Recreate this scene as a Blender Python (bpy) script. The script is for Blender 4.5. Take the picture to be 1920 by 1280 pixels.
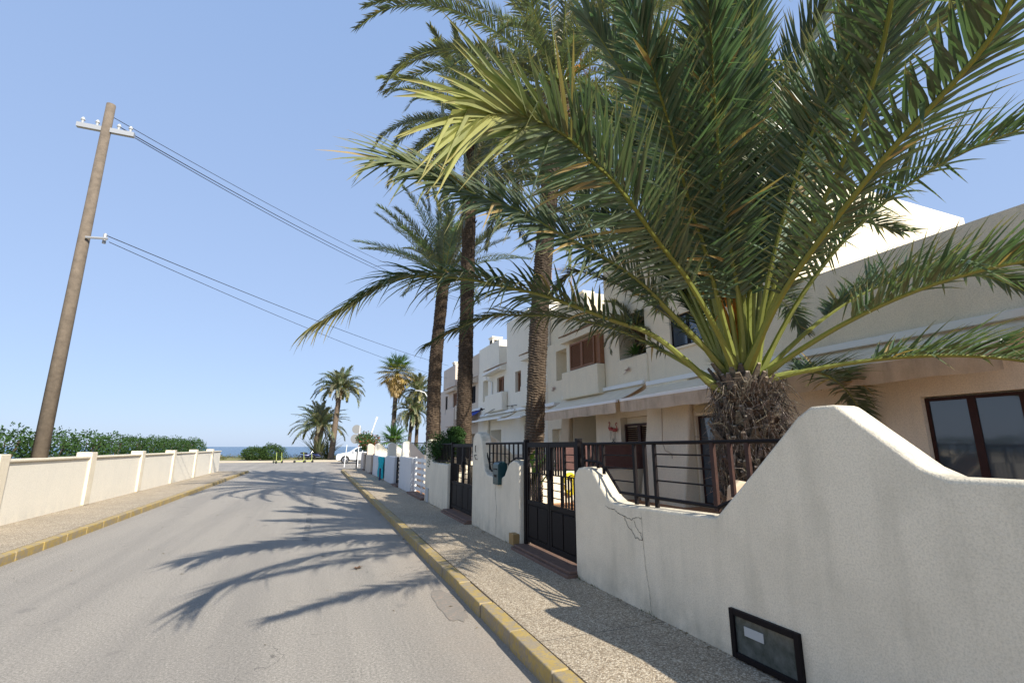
import bpy, math, random
from mathutils import Vector, noise
R = math.radians
scene = bpy.context.scene
for o in list(bpy.data.objects): bpy.data.objects.remove(o)
# ------------------------------------------------------------ camera
cam = bpy.data.cameras.new('camera'); camo = bpy.data.objects.new('camera', cam)
scene.collection.objects.link(camo); scene.camera = camo
cam.sensor_width = 36; cam.lens = 16.875; cam.clip_start = .05; cam.clip_end = 30000
camo.location = (0, 0, 1.6); camo.rotation_euler = (R(90 + 12.347), 0, R(-21.612))
# ------------------------------------------------------------ light
SUN = Vector((.5, -1.3, 1.0)).normalized()
EL = math.asin(SUN.z); AZ = math.atan2(SUN.x, SUN.y)
w = bpy.data.worlds.new('World'); scene.world = w; w.use_nodes = True
nt = w.node_tree; bg = nt.nodes['Background']
sky = nt.nodes.new('ShaderNodeTexSky'); sky.sky_type = 'NISHITA'; sky.sun_disc = False
sky.sun_elevation = EL; sky.sun_rotation = AZ; sky.altitude = 0
sky.air_density = 1.0; sky.dust_density = .6; sky.ozone_density = 5.0
tcw = nt.nodes.new('ShaderNodeTexCoord'); sx = nt.nodes.new('ShaderNodeSeparateXYZ'); nt.links.new(tcw.outputs['Generated'], sx.inputs[0])
hz = nt.nodes.new('ShaderNodeValToRGB'); hz.color_ramp.elements[0].position = 0; hz.color_ramp.elements[0].color = (.49, .62, .88, 1)
hz.color_ramp.elements[1].position = .75; hz.color_ramp.elements[1].color = (.33, .49, .82, 1); nt.links.new(sx.outputs[2], hz.inputs[0])
hs_ = nt.nodes.new('ShaderNodeVectorMath'); hs_.operation = 'SCALE'; hs_.inputs[3].default_value = 3.75; nt.links.new(hz.outputs[0], hs_.inputs[0])
hm = nt.nodes.new('ShaderNodeMix'); hm.data_type = 'RGBA'; hm.inputs[0].default_value = .86
nt.links.new(sky.outputs[0], hm.inputs[6]); nt.links.new(hs_.outputs[0], hm.inputs[7])      # humid haze evens out the clear-sky gradient
nt.links.new(hm.outputs[2], bg.inputs[0]); bg.inputs[1].default_value = .15
sl = bpy.data.lights.new('sun', 'SUN'); sl.energy = 4.3; sl.angle = R(.5); sl.color = (1, .94, .84)
so = bpy.data.objects.new('sun', sl); scene.collection.objects.link(so)
so.rotation_euler = SUN.to_track_quat('Z', 'Y').to_euler(); so.location = (20, -40, 40)
scene.view_settings.view_transform = 'Standard'; scene.view_settings.look = 'None'
scene.view_settings.exposure = 0.82; scene.view_settings.gamma = 1
# ------------------------------------------------------------ helpers
COL = scene.collection
def wpos(o):
    v = Vector((0, 0, 0))
    while o is not None: v = v + Vector(o.location); o = o.parent
    return v
def thing(name, label, cat, loc=(0, 0, 0), group=None):
    o = bpy.data.objects.new(name, None); COL.objects.link(o); o.location = loc; o.empty_display_size = .2
    return tag(o, label, cat, group)
def tag(o, label, cat, group=None):
    o['label'] = label; o['category'] = cat
    if group: o['group'] = group
    return o
def kind(o, k, label=None, cat=None):
    o['kind'] = k
    if label: o['label'] = label
    if cat: o['category'] = cat
    return o
class MB:
    def __init__(s): s.v = []; s.f = []; s.c = []; s.col = (1, 1, 1)
    def face(s, pts, col=None):
        n = len(s.v); s.v += [tuple(p) for p in pts]; s.f.append(tuple(range(n, n + len(pts)))); s.c.append(col or s.col)
    def box(s, x0, x1, y0, y1, z0, z1):
        if x0 > x1: x0, x1 = x1, x0
        if y0 > y1: y0, y1 = y1, y0
        if z0 > z1: z0, z1 = z1, z0
        n = len(s.v)
        s.v += [(x0,y0,z0),(x1,y0,z0),(x1,y1,z0),(x0,y1,z0),(x0,y0,z1),(x1,y0,z1),(x1,y1,z1),(x0,y1,z1)]
        for f in ((0,3,2,1),(4,5,6,7),(0,1,5,4),(1,2,6,5),(2,3,7,6),(3,0,4,7)):
            s.f.append(tuple(n + i for i in f)); s.c.append(s.col)
        return s
    def prism(s, poly, ax, a, b):
        # poly: 2-D points in the two other axes (order x,y,z without ax)
        def P(p, t):
            if ax == 'x': return (t, p[0], p[1])
            if ax == 'y': return (p[0], t, p[1])
            return (p[0], p[1], t)
        n = len(s.v); m = len(poly)
        s.v += [P(p, a) for p in poly] + [P(p, b) for p in poly]
        s.f.append(tuple(range(n, n + m))); s.c.append(s.col)
        s.f.append(tuple(range(n + 2 * m - 1, n + m - 1, -1))); s.c.append(s.col)
        for i in range(m):
            j = (i + 1) % m; s.f.append((n + j, n + i, n + m + i, n + m + j)); s.c.append(s.col)
        return s
    def tube(s, pts, r, n=8, cap=True):
        pts = [Vector(p) for p in pts]; m = len(pts); base = len(s.v)
        rr = r if isinstance(r, (list, tuple)) else [r] * m
        up = Vector((0, 0, 1)) if abs((pts[-1] - pts[0]).normalized().z) < .9 else Vector((1, 0, 0))
        for i, p in enumerate(pts):
            t = (pts[min(i + 1, m - 1)] - pts[max(i - 1, 0)]).normalized()
            a = t.cross(up).normalized(); b = a.cross(t)
            for k in range(n):
                q = p + (a * math.cos(2*math.pi*k/n) + b * math.sin(2*math.pi*k/n)) * rr[i]
                s.v.append(tuple(q))
        for i in range(m - 1):
            for k in range(n):
                a0 = base + i*n + k; a1 = base + i*n + (k+1) % n
                s.f.append((a0, a1, a1 + n, a0 + n)); s.c.append(s.col)
        if cap:
            s.f.append(tuple(base + k for k in reversed(range(n)))); s.c.append(s.col)
            s.f.append(tuple(base + (m-1)*n + k for k in range(n))); s.c.append(s.col)
        return s
    def disc(s, c, r, ax, th, n=20):
        d = Vector({'x': (1,0,0), 'y': (0,1,0), 'z': (0,0,1)}[ax])
        return s.tube([Vector(c) - d*th/2, Vector(c) + d*th/2], r, n)
    def split(s, name, mat, parent, **kw):
        # one object per loose piece (eight vertices a bar)
        for k in range(0, len(s.v), 8):
            m = MB(); m.v = s.v[k:k+8]; m.f = [tuple(i - k for i in f) for f in s.f if f[0] in range(k, k + 8)]; m.c = [s.col] * len(m.f); m.build(name, mat, parent, **kw)
    def build(s, name, mat, parent=None, smooth=False, bevel=0, fix=False):
        me = bpy.data.meshes.new(name); off = wpos(parent) if parent else Vector((0, 0, 0))
        me.from_pydata([(x - off.x, y - off.y, z - off.z) for x, y, z in s.v], [], s.f)
        ca = me.color_attributes.new('Col', 'FLOAT_COLOR', 'CORNER')
        arr = []
        for f, c in zip(s.f, s.c): arr += [c[0], c[1], c[2], 1.0] * len(f)
        ca.data.foreach_set('color', arr)
        if smooth: me.polygons.foreach_set('use_smooth', [True] * len(me.polygons))
        me.materials.append(mat)
        if fix:
            import bmesh
            b = bmesh.new(); b.from_mesh(me); bmesh.ops.remove_doubles(b, verts=b.verts, dist=1e-5)
            bmesh.ops.recalc_face_normals(b, faces=b.faces); b.to_mesh(me); b.free()
        me.update()
        o = bpy.data.objects.new(name, me); COL.objects.link(o)
        if parent: o.parent = parent
        if bevel:
            m = o.modifiers.new('bevel', 'BEVEL'); m.width = bevel; m.segments = 3; m.limit_method = 'ANGLE'; m.angle_limit = R(40)
            o.modifiers.new('wn', 'WEIGHTED_NORMAL')
        return o
# ------------------------------------------------------------ materials
def mat(name, col, rough=.7, metal=0, bump=0, bscale=40, var=0, vscale=3, spec=.3, var2=None, detail=6, bdist=.01):
    m = bpy.data.materials.new(name); m.use_nodes = True; N = m.node_tree.nodes; L = m.node_tree.links
    b = N['Principled BSDF']; b.inputs['Base Color'].default_value = (*col, 1); b.inputs['Roughness'].default_value = rough
    b.inputs['Metallic'].default_value = metal; b.inputs['Specular IOR Level'].default_value = spec
    tc = N.new('ShaderNodeNewGeometry')
    if var:
        n = N.new('ShaderNodeTexNoise'); n.inputs['Scale'].default_value = vscale; n.inputs['Detail'].default_value = detail
        n.inputs['Roughness'].default_value = .65
        L.new(tc.outputs['Position'], n.inputs['Vector'])
        r = N.new('ShaderNodeValToRGB'); r.color_ramp.elements[0].position = .3; r.color_ramp.elements[1].position = .7
        c2 = var2 or tuple(x * (1 - var) for x in col)
        r.color_ramp.elements[0].color = (*c2, 1); r.color_ramp.elements[1].color = (*col, 1)
        L.new(n.outputs['Fac'], r.inputs[0]); L.new(r.outputs[0], b.inputs['Base Color'])
    if bump:
        n2 = N.new('ShaderNodeTexNoise'); n2.inputs['Scale'].default_value = bscale; n2.inputs['Detail'].default_value = 4
        L.new(tc.outputs['Position'], n2.inputs['Vector'])
        bp = N.new('ShaderNodeBump'); bp.inputs['Strength'].default_value = bump; bp.inputs['Distance'].default_value = bdist
        L.new(n2.outputs['Fac'], bp.inputs['Height']); L.new(bp.outputs[0], b.inputs['Normal'])
    return m
def nodes(m): return m.node_tree.nodes, m.node_tree.links, m.node_tree.nodes['Principled BSDF']
def math_(N, L, op, a, b=None, clamp=False):
    n = N.new('ShaderNodeMath'); n.operation = op; n.use_clamp = clamp
    for i, x in enumerate((a, b)):
        if x is None: continue
        if isinstance(x, (int, float)): n.inputs[i].default_value = x
        else: L.new(x, n.inputs[i])
    return n.outputs[0]
def mix_(N, L, fac, a, b, blend='MIX'):
    n = N.new('ShaderNodeMix'); n.data_type = 'RGBA'; n.blend_type = blend
    for i, x in ((0, fac), (6, a), (7, b)):
        if isinstance(x, (int, float)): n.inputs[i].default_value = x
        elif isinstance(x, tuple): n.inputs[i].default_value = (*x, 1)
        else: L.new(x, n.inputs[i])
    return n.outputs[2]
def noise_(N, L, vec, scale, detail=4, rough=.6, stretch=None):
    if stretch:
        mp = N.new('ShaderNodeMapping'); mp.inputs['Scale'].default_value = stretch; L.new(vec, mp.inputs['Vector']); vec = mp.outputs[0]
    n = N.new('ShaderNodeTexNoise'); n.inputs['Scale'].default_value = scale; n.inputs['Detail'].default_value = detail; n.inputs['Roughness'].default_value = rough
    L.new(vec, n.inputs['Vector']); return n.outputs['Fac']
def ramp_(N, L, x, stops):
    r = N.new('ShaderNodeValToRGB'); e = r.color_ramp.elements
    while len(e) < len(stops): e.new(.5)
    for k, (p, c) in enumerate(stops):
        e[k].position = p; e[k].color = (*(c if isinstance(c, tuple) else (c, c, c)), 1)
    L.new(x, r.inputs[0]); return r.outputs[0]
def stucco(name, col, dirt=(.33, .31, .24), rough_amt=.5, grime=.6, fine=70):
    m = mat(name, col, .9, spec=.15); N, L, b = nodes(m); g = N.new('ShaderNodeNewGeometry'); P = g.outputs['Position']
    sep = N.new('ShaderNodeSeparateXYZ'); L.new(P, sep.inputs[0])
    blot = ramp_(N, L, noise_(N, L, P, 1.7, 6, .7), [(.42, 0.), (.72, 1.)])
    streak = ramp_(N, L, noise_(N, L, P, 5, 5, .6, (1, 1, .12)), [(.5, 0.), (.75, 1.)])
    # splash-back dirt just above the pavement
    low = math_(N, L, 'SUBTRACT', 1, math_(N, L, 'MULTIPLY', math_(N, L, 'SUBTRACT', sep.outputs['Z'], .13), 3.2), True)
    low = math_(N, L, 'MULTIPLY', low, ramp_(N, L, noise_(N, L, P, 6, 5), [(.35, 0.), (.65, 1.)]))
    f = math_(N, L, 'ADD', math_(N, L, 'MULTIPLY', blot, .35), math_(N, L, 'MULTIPLY', streak, .35))
    f = math_(N, L, 'MULTIPLY', math_(N, L, 'ADD', f, math_(N, L, 'MULTIPLY', low, .6)), grime, True)
    c = mix_(N, L, f, col, dirt)
    c = mix_(N, L, math_(N, L, 'MULTIPLY', ramp_(N, L, noise_(N, L, P, fine * 1.3, 4, .8), [(.45, 0.), (.62, 1.)]), .42), c, (col[0]*.55, col[1]*.54, col[2]*.5))
    nz = N.new('ShaderNodeSeparateXYZ'); L.new(g.outputs['Normal'], nz.inputs[0])        # grey lichen on upward faces
    lich = math_(N, L, 'MULTIPLY', math_(N, L, 'GREATER_THAN', nz.outputs['Z'], .5), ramp_(N, L, noise_(N, L, P, 9, 5, .7), [(.4, 0.), (.6, 1.)]))
    c = mix_(N, L, math_(N, L, 'MULTIPLY', lich, .5 * min(1, grime * 1.6)), c, (.30, .30, .26))
    L.new(c, b.inputs['Base Color'])
    h = math_(N, L, 'ADD', noise_(N, L, P, fine, 4, .7), math_(N, L, 'MULTIPLY', noise_(N, L, P, 6, 3), .8))
    bp = N.new('ShaderNodeBump'); bp.inputs['Strength'].default_value = rough_amt; bp.inputs['Distance'].default_value = .012
    L.new(h, bp.inputs['Height']); L.new(bp.outputs[0], b.inputs['Normal']); return m
M = {}
M['cream'] = stucco('cream_stucco', (.86, .765, .60), (.40, .36, .27), grime=.75)
M['creamhouse'] = stucco('cream_house_stucco', (.84, .75, .58), (.42, .42, .36), .35, .45, 40)
M['white'] = stucco('white_stucco', (.88, .82, .70), (.5, .5, .48), .3, .35)
M['greyblock'] = stucco('greyish_white_wall', (.66, .67, .68), (.4, .4, .4), .4, .5)
M['beige'] = stucco('beige_stucco', (.66, .56, .45), (.45, .38, .3), .35, .4)
M['pinkbeige'] = stucco('pinkish_stucco', (.64, .55, .47), (.45, .4, .34), .35, .4)
M['porch'] = mat('porch_plaster', (.62, .50, .34), .9, var=.15, vscale=2, bump=.2)
def asphalt():
    m = mat('asphalt', (.14, .135, .13), .88, spec=.25); N, L, b = nodes(m); g = N.new('ShaderNodeNewGeometry'); P = g.outputs['Position']
    gr = math_(N, L, 'ADD', math_(N, L, 'MULTIPLY', noise_(N, L, P, 190, 3, .8), .5), math_(N, L, 'MULTIPLY', noise_(N, L, P, 48, 4, .9), .5))
    c = ramp_(N, L, gr, [(.38, (.09, .083, .073)), (.5, (.29, .262, .222)), (.62, (.62, .57, .49))])
    big = ramp_(N, L, noise_(N, L, P, .55, 6, .65), [(.35, 0.), (.7, 1.)])
    c = mix_(N, L, math_(N, L, 'MULTIPLY', big, .5), c, (.32, .29, .25))
    # dusty band along the kerb and worn tyre tracks running along the street
    sep = N.new('ShaderNodeSeparateXYZ'); L.new(P, sep.inputs[0])
    kx = math_(N, L, 'SUBTRACT', 1, math_(N, L, 'MULTIPLY', math_(N, L, 'ABSOLUTE', math_(N, L, 'SUBTRACT', sep.outputs['X'], 1.5)), 1.3), True)
    kd = math_(N, L, 'MULTIPLY', kx, noise_(N, L, P, 3, 6, .7))
    c = mix_(N, L, math_(N, L, 'MULTIPLY', kd, .75), c, (.36, .29, .22))
    tr = ramp_(N, L, noise_(N, L, P, 1.6, 4, .6, (1, .06, 1)), [(.42, 0.), (.62, 1.)])
    c = mix_(N, L, math_(N, L, 'MULTIPLY', tr, .22), c, (.10, .10, .10))
    vc = N.new('ShaderNodeTexVoronoi'); vc.feature = 'DISTANCE_TO_EDGE'; vc.inputs['Scale'].default_value = .55
    wn = N.new('ShaderNodeTexNoise'); wn.inputs['Scale'].default_value = 2.2; wn.inputs['Detail'].default_value = 6; L.new(P, wn.inputs['Vector'])
    wv = N.new('ShaderNodeVectorMath'); wv.operation = 'MULTIPLY_ADD'; L.new(wn.outputs['Color'], wv.inputs[0]); wv.inputs[1].default_value = (.9, .9, .9); L.new(P, wv.inputs[2]); L.new(wv.outputs[0], vc.inputs['Vector'])
    ck = math_(N, L, 'LESS_THAN', vc.outputs['Distance'], .0022)
    ck = math_(N, L, 'MULTIPLY', ck, ramp_(N, L, noise_(N, L, P, .4, 3), [(.48, 0.), (.56, .55)]))
    c = mix_(N, L, ck, c, (.07, .065, .06))
    oil = ramp_(N, L, noise_(N, L, P, 2.6, 2, .4), [(.68, 0.), (.78, .35)])
    c = mix_(N, L, oil, c, (.10, .095, .09))
    L.new(c, b.inputs['Base Color'])
    bp = N.new('ShaderNodeBump'); bp.inputs['Strength'].default_value = .6; bp.inputs['Distance'].default_value = .006
    L.new(noise_(N, L, P, 190, 3, .8), bp.inputs['Height']); L.new(bp.outputs[0], b.inputs['Normal']); return m
M['asphalt'] = asphalt()
def aggregate():
    m = mat('exposed_aggregate', (.4, .35, .27), .85, spec=.2); N, L, b = nodes(m); g = N.new('ShaderNodeNewGeometry'); P = g.outputs['Position']
    v = N.new('ShaderNodeTexVoronoi'); v.inputs['Scale'].default_value = 92; v.inputs['Randomness'].default_value = 1; L.new(P, v.inputs['Vector'])
    s = N.new('ShaderNodeSeparateColor'); L.new(v.outputs['Color'], s.inputs[0])
    c = ramp_(N, L, s.outputs[0], [(0., (.21, .155, .10)), (.3, (.38, .30, .205)), (.6, (.56, .46, .33)), (1., (.80, .70, .54))])
    edge = ramp_(N, L, v.outputs['Distance'], [(.25, 0.), (.6, 1.)])
    c = mix_(N, L, math_(N, L, 'MULTIPLY', edge, .5), c, (.16, .135, .10))
    c = mix_(N, L, math_(N, L, 'MULTIPLY', ramp_(N, L, noise_(N, L, P, 1.3, 6, .7), [(.4, 0.), (.7, 1.)]), .35), c, (.17, .15, .12))
    # saw-cut joints across and along the pavement
    sep = N.new('ShaderNodeSeparateXYZ'); L.new(P, sep.inputs[0])
    fy = math_(N, L, 'ABSOLUTE', math_(N, L, 'SUBTRACT', math_(N, L, 'FRACT', math_(N, L, 'MULTIPLY', sep.outputs['Y'], .4)), .5))
    jy = math_(N, L, 'LESS_THAN', fy, .0022)
    L.new(mix_(N, L, math_(N, L, 'MULTIPLY', jy, .6), c, (.05, .045, .04)), b.inputs['Base Color'])
    bp = N.new('ShaderNodeBump'); bp.inputs['Strength'].default_value = .7; bp.inputs['Distance'].default_value = .005; bp.invert = True
    L.new(v.outputs['Distance'], bp.inputs['Height']); L.new(bp.outputs[0], b.inputs['Normal']); return m
M['aggregate'] = aggregate()
def worn(name, paint, under, scale=5, cover=.5, fine=30):
    m = mat(name, paint, .8, spec=.25); N, L, b = nodes(m); g = N.new('ShaderNodeNewGeometry'); P = g.outputs['Position']
    f = math_(N, L, 'ADD', math_(N, L, 'MULTIPLY', noise_(N, L, P, scale, 6, .75), .65), math_(N, L, 'MULTIPLY', noise_(N, L, P, fine, 4, .7), .35))
    k = ramp_(N, L, f, [(cover - .03, 0.), (cover + .06, 1.)])
    pc = mix_(N, L, noise_(N, L, P, 9, 5), paint, tuple(x * .6 for x in paint))
    uc = mix_(N, L, noise_(N, L, P, 60, 4), under, tuple(x * .5 for x in under))
    L.new(mix_(N, L, k, pc, uc), b.inputs['Base Color'])
    bp = N.new('ShaderNodeBump'); bp.inputs['Strength'].default_value = .6; bp.inputs['Distance'].default_value = .006
    L.new(noise_(N, L, P, 50, 5, .7), bp.inputs['Height']); L.new(bp.outputs[0], b.inputs['Normal']); return m
M['yellow'] = worn('worn_yellow_kerb_paint', (.50, .36, .12), (.40, .33, .23), 7, .485)
M['roadpaint'] = worn('worn_road_paint', (.42, .41, .39), (.235, .215, .185), 22, .44, 60)
M['patch'] = worn('old_patch', (.37, .30, .24), (.32, .285, .24), 12, .45)
M['iron'] = mat('brown_black_iron', (.009, .006, .0065), .6, 0, bump=.15, bscale=120, var=.4, vscale=12, spec=.2)
M['rust'] = mat('rusty_iron', (.065, .03, .022), .6, .1, bump=.2, bscale=120, var=.5, vscale=14)
M['sill'] = mat('terracotta_step', (.20, .125, .095), .7, var=.35, vscale=14, bump=.3, bscale=60)
M['terracotta'] = mat('terracotta_floor', (.50, .25, .13), .7, var=.3, vscale=7, bump=.2)
M['tiles'] = mat('roof_tile_clay', (.62, .42, .28), .85, var=.4, vscale=9, bump=.4, bscale=30)
M['shutter'] = mat('brown_shutter_wood', (.27, .125, .06), .6, var=.3, vscale=25, bump=.2)
M['darkwood'] = mat('dark_red_wood', (.045, .014, .010), .5, var=.4, vscale=10)
M['glass'] = mat('window_glass', (.05, .07, .09), .05, spec=1.0)
M['dark'] = mat('dark_interior', (.012, .011, .010), .8)
M['curtain'] = mat('pale_curtain', (.45, .46, .48), .9)
M['awning'] = mat('beige_awning_fabric', (.84, .74, .58), .9, var=.12, vscale=4, bump=.2, bscale=300)
M['valance'] = stucco('stained_valance_fabric', (.60, .49, .37), (.17, .14, .11), .1, 1.3)
M['whitemetal'] = mat('white_painted_metal', (.78, .78, .76), .4, .0, spec=.5)
M['blue'] = mat('blue_awning', (.03, .06, .30), .8)
M['cyan'] = mat('turquoise_cloth', (.02, .50, .56), .85, var=.35, vscale=14, bump=.6, bscale=14)
M['teal'] = mat('dark_teal_metal', (.006, .055, .065), .35, .2, spec=.6, var=.3, vscale=8)
M['crack'] = mat('crack_dark', (.09, .075, .055), .95)  # dark tone of the thin strips drawn for the wall cracks
M['screen'] = mat('reed_screen', (.16, .085, .075), .85, var=.3, vscale=12)
M['hose'] = mat('yellow_hose', (.80, .66, .04), .4)
M['pink'] = mat('painted_flamingo', (.52, .11, .09), .5, var=.3, vscale=30)
M['black'] = mat('black_rubber', (.02, .02, .02), .6)
M['grey'] = mat('grey_metal', (.36, .37, .38), .45, .3)
M['signback'] = mat('grey_sign_back', (.22, .225, .225), .5, .2)
M['lightgrey'] = mat('light_grey_box', (.45, .46, .45), .5)
M['carwhite'] = mat('white_car_paint', (.86, .87, .88), .18, spec=.6)
M['scooter'] = mat('lime_scooter_paint', (.40, .46, .12), .4)
M['navy'] = mat('navy_paint', (.02, .03, .10), .3, .2, spec=.6)
M['chrome'] = mat('bare_metal', (.6, .6, .62), .25, .9)
M['cardboard'] = mat('ochre_wood', (.34, .22, .09), .8)
M['antenna'] = mat('antenna_metal', (.45, .32, .27), .5, .5)
M['wire'] = mat('cable_black', (.03, .03, .035), .7)
M['lampglass'] = mat('lamp_glass', (.5, .42, .26), .3)
M['clay'] = mat('clay_pot', (.50, .40, .29), .8, var=.15, vscale=8)
M['sand'] = mat('sandy_ground', (.46, .36, .22), .95, var=.35, vscale=.8, var2=(.22, .20, .09), bump=.3, bscale=8)
M['scrubground'] = mat('dry_grass_ground', (.30, .25, .11), .95, var=.4, vscale=.5, var2=(.12, .14, .05), bump=.5, bscale=6)
M['pale'] = mat('pale_promenade_paving', (.50, .43, .33), .9, var=.2, vscale=.6, bump=.2)
M['beach'] = mat('beach_sand', (.42, .34, .24), .95, var=.2, vscale=.3)
def seamat():
    m = mat('sea_water', (.02, .07, .13), .25, spec=.5); N, L, b = nodes(m); g = N.new('ShaderNodeNewGeometry')
    bp = N.new('ShaderNodeBump'); bp.inputs['Strength'].default_value = .9; bp.inputs['Distance'].default_value = .5
    L.new(noise_(N, L, g.outputs['Position'], .35, 6, .7, (.5, 1, 1)), bp.inputs['Height']); L.new(bp.outputs[0], b.inputs['Normal']); return m
M['sea'] = seamat()
def leafmat(name, trans=.3, rough=.42, spec=.4):
    m = bpy.data.materials.new(name); m.use_nodes = True; N, L, b = nodes(m)
    a = N.new('ShaderNodeAttribute'); a.attribute_name = 'Col'
    g = N.new('ShaderNodeNewGeometry')
    c = mix_(N, L, math_(N, L, 'MULTIPLY', noise_(N, L, g.outputs['Position'], 14, 4), .3), a.outputs['Color'], (.03, .04, .02))
    L.new(c, b.inputs['Base Color']); b.inputs['Roughness'].default_value = rough; b.inputs['Specular IOR Level'].default_value = spec
    t = N.new('ShaderNodeBsdfTranslucent'); L.new(mix_(N, L, 1.0, c, (1.2, 1.5, .75), 'MULTIPLY'), t.inputs[0])
    mx = N.new('ShaderNodeMixShader'); mx.inputs[0].default_value = trans
    out = N['Material Output']; L.new(b.outputs[0], mx.inputs[1]); L.new(t.outputs[0], mx.inputs[2]); L.new(mx.outputs[0], out.inputs[0]); return m
M['leaf'] = leafmat('palm_leaf', .28, .36, .5)
M['bush'] = leafmat('bush_leaf', .2, .75, .15)
def barkmat(name):
    m = bpy.data.materials.new(name); m.use_nodes = True; N, L, b = nodes(m)
    a = N.new('ShaderNodeAttribute'); a.attribute_name = 'Col'; g = N.new('ShaderNodeNewGeometry')
    n = ramp_(N, L, noise_(N, L, g.outputs['Position'], 24, 6, .75), [(.3, .35), (.7, 1.35)])
    L.new(mix_(N, L, 1.0, a.outputs['Color'], n, 'MULTIPLY'), b.inputs['Base Color'])
    b.inputs['Roughness'].default_value = .9; b.inputs['Specular IOR Level'].default_value = .15
    bp = N.new('ShaderNodeBump'); bp.inputs['Strength'].default_value = .8; bp.inputs['Distance'].default_value = .02
    L.new(noise_(N, L, g.outputs['Position'], 40, 5, .7, (1, 1, 2.5)), bp.inputs['Height']); L.new(bp.outputs[0], b.inputs['Normal']); return m
M['bark'] = barkmat('palm_bark')
# ------------------------------------------------------------ ground, road, sea
g = MB(); g.box(-160, 200, -30, 68, -.6, -.02); kind(g.build('ground', M['sand']), 'structure')
g = MB(); g.face([(-3.9, -12, 0), (1.62, -12, 0), (1.62, 36.2, 0), (-3.9, 36.2, 0)])
g.face([(-120, 36.2, 0), (160, 36.2, 0), (160, 57.5, 0), (-120, 57.5, 0)]); kind(g.build('road', M['asphalt']), 'structure')
# pavement with a rounded corner into the cross street
cor = [(1.72, 34.2), (1.85, 34.95), (2.2, 35.6), (2.9, 36.05)]
g = MB(); g.prism([(1.72, -12), (1.72, 34.2)] + cor[1:] + [(160, 36.05), (160, 35.0), (3.3, 35.0), (3.3, -12)], 'z', -.02, .13)
kind(g.build('pavement', M['aggregate'], fix=True), 'structure')
rnd = random.Random(3)
k = MB(); y = -10.
while y < 34.0:
    l = .78; j = rnd.uniform(-.006, .006); h = .13 + rnd.uniform(-.004, .004)
    k.box(1.575 + j, 1.712 + j, y, y + l - .012, -.02, h); y += l
for a, b in zip(cor[:-1], cor[1:]):
    dx, dy = b[0]-a[0], b[1]-a[1]; n = math.hypot(dx, dy); nx, ny = -dy/n*.15, dx/n*.15
    k.prism([a, (a[0]+nx, a[1]+ny), (b[0]+nx, b[1]+ny), b], 'z', -.02, .132)
kind(k.build('kerb', M['yellow'], bevel=.013, fix=False), 'structure')
g = MB(); g.box(-5.5, -4.04, -12, 35, -.02, .13); kind(g.build('pavement', M['aggregate']), 'structure')
k = MB(); y = -10.
while y < 34.5: k.box(-4.04, -3.9, y, y + .77, -.02, .13); y += .78
kind(k.build('kerb', M['yellow'], bevel=.02), 'structure')
# worn centre dashes
g = MB()
for i in range(18):
    y = 9.6 + i * 1.15; x = -.12 + .006 * y
    g.face([(x - .055, y, .004), (x + .055, y, .004), (x + .055, y + .7, .004), (x - .055, y + .7, .004)])
g.face([(-20, 47.6, .004), (-3.3, 47.6, .004), (-3.3, 48.1, .004), (-20, 48.1, .004)])
g.face([(1.9, 42.6, .004), (5.5, 42.6, .004), (5.5, 43.1, .004), (1.9, 43.1, .004)])
kind(g.build('road_marking', M['roadpaint']), 'structure')
g = MB(); pts = []
for i in range(40):
    a = i / 40 * 2 * math.pi; r = 1 + .35 * noise.noise((math.cos(a) * 2, math.sin(a) * 2, 5)); pts.append((1.40 + .13 * r * math.cos(a), 5.3 + .55 * r * math.sin(a), .004))
g.face(pts); kind(g.build('road_patch', M['patch']), 'structure')
# far kerb, promenade, dry grass, beach, sea
g = MB(); g.box(-120, 160, 57.5, 60.2, -.02, .14); kind(g.build('promenade', M['pale']), 'structure')
g = MB()
for i in range(60):
    x0 = -90 + i * 4; x1 = x0 + 4
    for j in range(6):
        y0 = 60.2 + j * 1.9; y1 = y0 + 1.9
        def hh(x, y): return .13 + max(0, (y - 60.2)) * .03 + .12 * noise.noise((x * .2, y * .3, 1)) * min(1, (y - 60.2) / 3) - (max(0, y - 66.5) * .35)
        g.face([(x0, y0, hh(x0, y0)), (x1, y0, hh(x1, y0)), (x1, y1, hh(x1, y1)), (x0, y1, hh(x0, y1))])
kind(g.build('terrain', M['scrubground'], smooth=True, fix=True), 'structure')
g = MB(); g.face([(-400, 67, -.8), (500, 67, -.8), (500, 95, -3.2), (-400, 95, -3.2)]); kind(g.build('beach', M['beach']), 'structure')
g = MB(); g.face([(-16000, 88, -3), (16000, 88, -3), (16000, 22000, -3), (-16000, 22000, -3)]); kind(g.build('sea', M['sea']), 'structure')
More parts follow.
